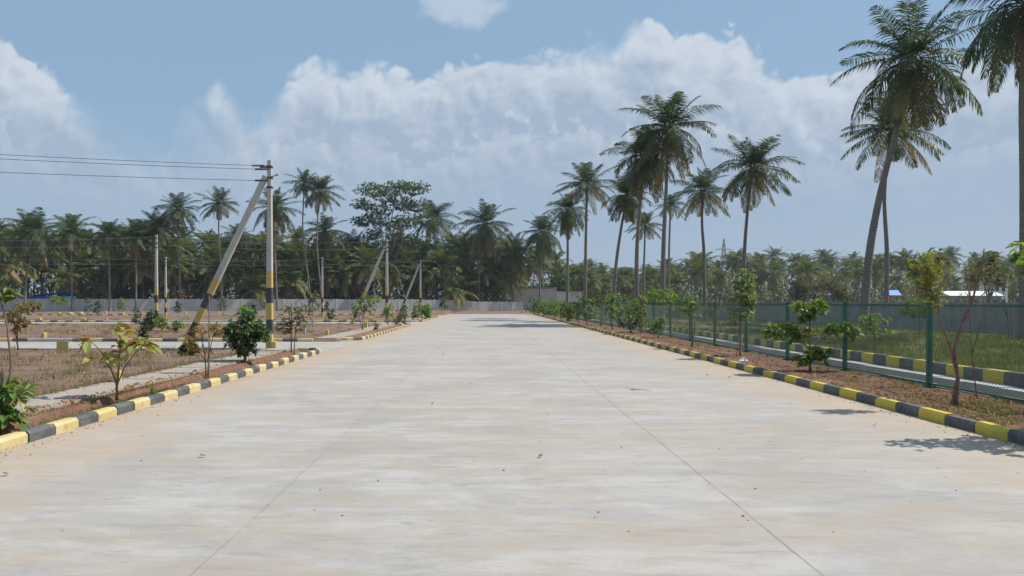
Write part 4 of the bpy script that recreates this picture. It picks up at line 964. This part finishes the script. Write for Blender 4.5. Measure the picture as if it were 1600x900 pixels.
X_, Y_, c_ = clumped(60000, (-46, -8.7), (10.5, 100), 30, .16); k = on_lot(X_, Y_) & (X_ > -.75*Y_-3); X_, Y_, c_ = X_[k], Y_[k], c_[k]
blades('dry_grass', X_, Y_, (.06+.18*rng.random(len(X_)))*(.4+c_*1.1), .012+.0006*Y_, 'dry_grass', np.clip(c_*.85+rng.normal(0, .1, len(X_)), 0, 1), .9)
X_, Y_, c_ = clumped(120000, (12.3, 27), (13, 110), 70, .28); k = (X_ < right_wall_x(Y_)-.2) & (X_ > 12.2) & (X_ < .80*Y_+1); X_, Y_, c_ = X_[k], Y_[k], c_[k]
blades('field_grass', X_, Y_, (.07+.20*rng.random(len(X_)))*(.35+c_*1.0), .010+.0006*Y_, 'field_grass', np.clip((1-c_)*.65+rng.normal(.12, .2, len(X_)), 0, 1), .6)
X_, Y_, c_ = clumped(16000, (9.95, 11.0), (9, 100), 40, .12); k = (X_ > 9.9) & (X_ < 11.36); X_, Y_, c_ = X_[k], Y_[k], c_[k]
blades('ditch_grass', X_, Y_, (.10+.26*rng.random(len(X_)))*(.4+c_*.7), .010+.0005*Y_, 'field_grass', np.clip(c_*.3+rng.normal(.6, .2, len(X_)), 0, 1), .5)
X_, Y_, c_ = clumped(6000, (7.35, 9.3), (9, 70), 30, .13); k = (X_ > 7.3) & (X_ < 9.4)
blades('verge_grass', X_[k], Y_[k], (.03+.10*rng.random(k.sum()))*(.4+c_[k]), .008+.0005*Y_[k], 'field_grass', np.clip(c_[k]*.8+rng.normal(.2, .2, k.sum()), 0, 1), .9)
X_, Y_, c_ = clumped(4500, (-7.4, -6.45), (9, 28), 30, .13); k = (X_ > -7.4) & (X_ < -6.42)
blades('verge_grass', X_[k], Y_[k], (.03+.09*rng.random(k.sum()))*(.4+c_[k]), .008+.0005*Y_[k], 'field_grass', np.clip(c_[k]*.8+rng.normal(.2, .2, k.sum()), 0, 1), .9)

X_ = np.concatenate([rng.normal(-7.0, .22, 5200), rng.normal(8.3, .5, 2600)]); Y_ = np.concatenate([rng.normal(14.6, 1.3, 5200), rng.normal(12.2, 1.2, 2600)]); k = ((X_ > -7.4) & (X_ < -6.42)) | ((X_ > 7.35) & (X_ < 9.3))
blades('weed_grass', X_[k], Y_[k], .02+.07*rng.random(k.sum()), np.full(k.sum(), .014), 'field_grass', np.clip(rng.normal(.3, .2, k.sum()), 0, 1), .9)

X_, Y_, c_ = clumped(9000, (-8.85, -8.35), (10, 28), 24, .08); k = X_ < -8.38
blades('path_edge_grass', X_[k], Y_[k], (.04+.12*rng.random(k.sum()))*(.4+c_[k]), np.full(k.sum(), .014), 'dry_grass', np.clip(c_[k]*.9+rng.normal(0, .12, k.sum()), 0, 1), .9)

# clods and litter
def lumps(name, pts_, mat, smin, smax):
    mb = MB()
    for x, y, z in pts_:
        s = random.uniform(smin, smax)*(.4+random.random()**2); vs = []
        for k in range(5):
            a = k*1.256+random.uniform(-.3, .3); rr = s*random.uniform(.7, 1.1); vs.append((x+math.cos(a)*rr, y+math.sin(a)*rr, z-s*.1))
        for k in range(5):
            a = k*1.256+random.uniform(-.3, .3); rr = s*random.uniform(.4, .75); vs.append((x+math.cos(a)*rr, y+math.sin(a)*rr, z+s*random.uniform(.35, .6)))
        vs.append((x, y, z+s*.7))
        mb.add(vs, [(k, (k+1) % 5, 5+(k+1) % 5, 5+k) for k in range(5)]+[(5+k, 5+(k+1) % 5, 10) for k in range(5)])
    return structure(mb.obj(name, mat), 'stuff')
random.seed(41)
pp = []
for _ in range(3600):
    y = 1/(1/9-random.random()*(1/9-1/60)); x = random.uniform(7.35, 9.5); pp.append((x, y, gz(x, y)))
for _ in range(1500):
    y = 1/(1/9-random.random()*(1/9-1/27.5)); x = random.uniform(-7.4, -6.42); pp.append((x, y, gz(x, y)))
for _ in range(700):
    y = 1/(1/10-random.random()*(1/10-1/28)); x = random.choice((-7.42-abs(random.gauss(0, .12)), -8.5+abs(random.gauss(0, .12)))); pp.append((x, y, .128))
lumps('soil_clods', pp, 'clod', .012, .05)
pp = []
for _ in range(2600):
    y = 1/(1/11-random.random()*(1/11-1/60)); x = random.uniform(-40, -8.7)
    if x > -.75*y-2 and not any(a-.3 < y < b_+.3 for a, b_ in SIDE): pp.append((x, y, gz(x, y)))
lumps('lot_stones', pp, 'stone', .015, .06)
pp = []
for _ in range(2200):
    y = 1/(1/6-random.random()*(1/6-1/70)); x = random.uniform(-6.1, 7.0) if random.random() < .07 else random.choice((-6.19+abs(random.gauss(0, .22)), 7.09-abs(random.gauss(0, .22))))
    if -6.18 < x < 7.08: pp.append((x, y, .001))
lumps('road_grit', pp, 'stone', .004, .018)
# a few countable dead leaves and the dry twig on the road
for i, (px, py) in enumerate(((322, 714), (693, 554), (878, 520), (677, 632), (840, 716), (1143, 591), (1365, 665), (1103, 587), (14, 742), (735, 600))):
    Y = H*F/(py-VY); mb = MB(); leaves(mb, [(0, 0, .012)], [(1, .3, .12)], .085, .05, np.array([.5]), -.12)
    o = mb.obj('fallen_leaf', 'dead_leaf'); o.location = ((px-VX)*Y/F, Y, .004); o.rotation_euler = (0, 0, random.uniform(0, 6.28))
    tag(o, 'small curled dead leaf lying on the pale concrete road, one of several alike', 'leaf', 'dead leaves on the road')
Y = H*F/(610-VY); mb = MB()
mb.tube([(0, 0, .015), (.12, -.05, .03), (.3, -.1, .02), (.42, -.22, .012)], [.008, .007, .005, .003], 5); mb.tube([(.12, -.05, .03), (.02, .15, .03), (-.06, .3, .02)], [.005, .004, .002], 5); mb.tube([(.2, -.07, .03), (.1, -.25, .02)], [.004, .002], 5)
o = mb.obj('dry_twig', 'twig'); o.location = ((985-VX)*Y/F, Y, 0); tag(o, 'forked dry twig lying on the concrete right of the centre', 'twig')
# crumpled plastic bag by the slender sapling
mb = MB(); n = 9; vs = []
for j in range(n):
    for i in range(n):
        u_, v_ = i/(n-1)-.5, j/(n-1)-.5; rr = max(0, 1-(u_*u_+v_*v_)*3.4)
        vs.append((u_*.30+random.uniform(-.02, .02), v_*.2+random.uniform(-.02, .02), .01+rr*.08+random.uniform(-.025, .025)*rr*2))
mb.add(vs, [(j*n+i, j*n+i+1, (j+1)*n+i+1, (j+1)*n+i) for j in range(n-1) for i in range(n-1)])
o = mb.obj('plastic_bag', 'plastic'); o.location = (7.85, 22.6, .085); tag(o, 'crumpled white plastic bag on the red soil by the right kerb', 'bag')

# ------------------------------------------------------------------ distant buildings
def face(b, vs, mi=0): b.add(vs, [tuple(range(len(vs)))], mi)
x0_, x1_, y0_, y1_ = 5.9, 15.6, 166, 176
shed = thing('block_shed', 'long grey concrete-block shed with a thin flat roof behind the far wall', 'shed', (x0_, y0_, 0))
b = MB(); L_ = x1_-x0_; D_ = 10
b.box(0, L_, 0, .2, -.1, 5.0); b.box(0, .2, .203, D_, -.1, 5.0); b.box(L_-.2, L_, .203, D_, -.1, 4.6); b.box(.203, L_-.203, D_-.2, D_, -.1, 4.6); b.obj('wall', 'block', shed)
b = MB(); mt = Matrix.Rotation(R(-1.2), 4, 'Y'); b.box(-.5, L_+.2, -.35, D_+.3, 5.15, 5.27, 0, Matrix.Translation((0, 0, -.0)) @ Matrix.Shear('XY', 4, (0, 0))); b.obj('roof', 'galv', shed)
b = MB(); b.box(-.012, -.003, 2.2, 4.0, 0, 2.6); b.obj('door', 'window_dark', shed)
b = MB(); b.box(L_+.003, L_+5.8, 1.0, 1.2, -.1, 4.3); b.box(L_+5.6, L_+5.8, 1.203, 8, -.1, 4.3); b.obj('side_wall', 'block', shed)
b = MB(); b.box(L_+.2, L_+6, .8, 8, 4.303, 4.36); b.obj('lean_to_roof', 'galv', shed)
x_, y_ = at(46, 121.5).x, 121.5
bs = thing('blue_shed', 'blue metal-sheet shed seen over the far wall on the left', 'shed', (x_, y_, .55))
b = MB(); b.box(0, 5.6, 0, 3, -.2, 2.3); 
for i in range(28): b.box(.05+i*.2, .12+i*.2, -.03, -.002, -.1, 2.3)
b.obj('wall', 'blue_sheet', bs)
b = MB(); b.add([(-.15, -.2, 2.32), (5.75, -.2, 3.0), (5.75, 3.2, 3.0), (-.15, 3.2, 2.32), (-.15, -.2, 2.40), (5.75, -.2, 3.08), (5.75, 3.2, 3.08), (-.15, 3.2, 2.40)], [(3, 2, 1, 0), (4, 5, 6, 7), (0, 1, 5, 4), (1, 2, 6, 5), (2, 3, 7, 6), (3, 0, 4, 7)]); b.obj('roof', 'blue_sheet', bs)
x_ = at(262, 131).x
og = thing('orange_canopy', 'small orange tarpaulin canopy showing just above the far wall behind the slim poles', 'canopy', (x_, 131, .3))
b = MB(); b.add([(0, 0, 2.3), (1.6, 0, 3.1), (3.2, 0, 2.4), (0, 2.5, 2.4), (1.6, 2.5, 3.2), (3.2, 2.5, 2.5), (0, 0, 2.25), (1.6, 0, 3.05), (3.2, 0, 2.35), (0, 2.5, 2.35), (1.6, 2.5, 3.15), (3.2, 2.5, 2.45)], [(0, 1, 4, 3), (1, 2, 5, 4), (9, 10, 7, 6), (10, 11, 8, 7), (0, 6, 7, 1), (1, 7, 8, 2), (3, 4, 10, 9), (4, 5, 11, 10), (0, 3, 9, 6), (2, 8, 11, 5)]); b.obj('sheet', 'orange', og)
for (u_, v_) in ((.05, .05), (3.1, .05), (.05, 2.4), (3.1, 2.4)):
    b = MB(); b.tube([(u_, v_, -.2), (u_, v_, 2.3)], .04, 6); b.obj('leg', 'stake', og)
# right: low white roofs and a white block beyond the dark wall
a_ = at(1484, 150)
lw_ = thing('long_building', 'long low building with a white roof beyond the dark wall on the right', 'building', (a_.x, 150, 0))
b = MB(); b.box(0, 10.6, 0, 6, -.1, 3.1); b.obj('wall', 'precast_grey', lw_)
b = MB(); b.add([(-.3, -.5, 3.2), (10.9, -.5, 3.2), (10.9, 3, 4.2), (-.3, 3, 4.2), (-.3, 6.5, 3.2), (10.9, 6.5, 3.2)], [(0, 1, 2, 3), (3, 2, 5, 4), (0, 3, 4), (1, 5, 2)]); b.obj('roof', 'white_wall', lw_)
for i in range(5):
    b = MB(); b.box(.8+i*2, 1.8+i*2, -.03, -.004, 1.2, 2.3); b.obj('window', 'window_dark', lw_)
a_ = at(1552, 172)
wb = thing('white_house', 'tall narrow white house beyond the dark wall near the right edge', 'house', (a_.x, 172, 0))
b = MB(); b.box(0, 3.4, 0, 5, -.1, 7.6); b.obj('wall', 'white_wall', wb)
b = MB(); b.box(-.2, 3.6, -.2, 5.2, 7.603, 7.8); b.obj('roof', 'concrete', wb)
for zz in (1.2, 4.4):
    for xx in (.5, 2.0):
        b = MB(); b.box(xx, xx+.8, -.03, -.004, zz, zz+1.3); b.obj('window', 'window_dark', wb)
a_ = at(1388, 140)
bt = thing('blue_shelter', 'small blue-roofed shelter beyond the dark wall behind the big leaning palm', 'shelter', (a_.x, 140, 0))
b = MB(); b.add([(0, 0, 3.2), (2.6, 0, 3.2), (2.6, 1.5, 4.2), (0, 1.5, 4.2), (2.6, 3, 3.2), (0, 3, 3.2)], [(0, 1, 2, 3), (3, 2, 4, 5), (0, 3, 5), (1, 4, 2)]); b.obj('roof', 'blue_sheet', bt)
for (u_, v_) in ((.1, .1), (2.5, .1), (.1, 2.9), (2.5, 2.9)):
    b = MB(); b.tube([(u_, v_, -.1), (u_, v_, 3.2)], .05, 6); b.obj('leg', 'stake', bt)

# lattice pylon
def pylon(label, px, Y, hgt):
    a_ = at(px, Y); root = thing('pylon', label, 'pylon', (a_.x, Y, 0))
    b = MB(); rr = .17
    def wd(z): return 3.2*(1-z/hgt)**1.0*.95+.35 if z < hgt*.75 else .9*(1-(z-hgt*.75)/(hgt*.25))+.15
    zs = [hgt*t_ for t_ in (0, .14, .27, .39, .5, .6, .69, .77, .86, .94, 1)]
    for sx_, sy_ in ((1, 1), (1, -1), (-1, 1), (-1, -1)):
        b.tube([(sx_*wd(z), sy_*wd(z), z) for z in zs], rr, 4)
    for z, z2 in zip(zs[:-1], zs[1:]):
        for (ax, ay, bx, by) in ((-1, -1, 1, -1), (1, -1, 1, 1), (1, 1, -1, 1), (-1, 1, -1, -1)):
            b.tube([(ax*wd(z), ay*wd(z), z), (bx*wd(z2), by*wd(z2), z2)], rr*.6, 3, caps=False); b.tube([(bx*wd(z), by*wd(z), z), (ax*wd(z2), ay*wd(z2), z2)], rr*.6, 3, caps=False)
    b.obj('lattice_mast', 'galv', root)
    for t_, l_ in ((.74, 6.0), (.84, 5.0)):
        c_ = MB(); z = hgt*t_
        for s_ in (1, -1):
            c_.tube([(0, 0, z+.9), (s_*l_, 0, z)], .12, 4); c_.tube([(0, 0, z-.2), (s_*l_, 0, z)], .12, 4); c_.tube([(s_*l_, 0, z), (s_*l_, 0, z-1.3)], .12, 5)
        c_.obj('cross_arm', 'galv', root)
    return root
pylon('tall lattice transmission pylon beyond the treeline, right of the middle palms', 1131, 420, 38)
pylon('tiny faint lattice pylon beyond the treeline near the left end of the middle palms', 905, 620, 32)
wires('faint high-voltage lines from the pylon across the distant treeline', at(1131, 420), at(1900, 420), [(30.3, 34), (33.6, 38)], 5, .05)

# ------------------------------------------------------------------ haze
hb = MB(); hb.box(-1900, 1900, -400, 2600, -1.6, 48)
m = bpy.data.materials.new('haze_air'); m.use_nodes = True; t = NT(m.node_tree); t.n.clear()
pv = t.node('ShaderNodeVolumePrincipled'); pv.inputs['Color'].default_value = (.78, .87, 1, 1); pv.inputs['Density'].default_value = .00025; pv.inputs['Anisotropy'].default_value = .1
o_ = t.node('ShaderNodeOutputMaterial'); t.l.new(pv.outputs[0], o_.inputs['Volume']); M['haze'] = m
structure(hb.obj('haze', 'haze'), 'stuff')
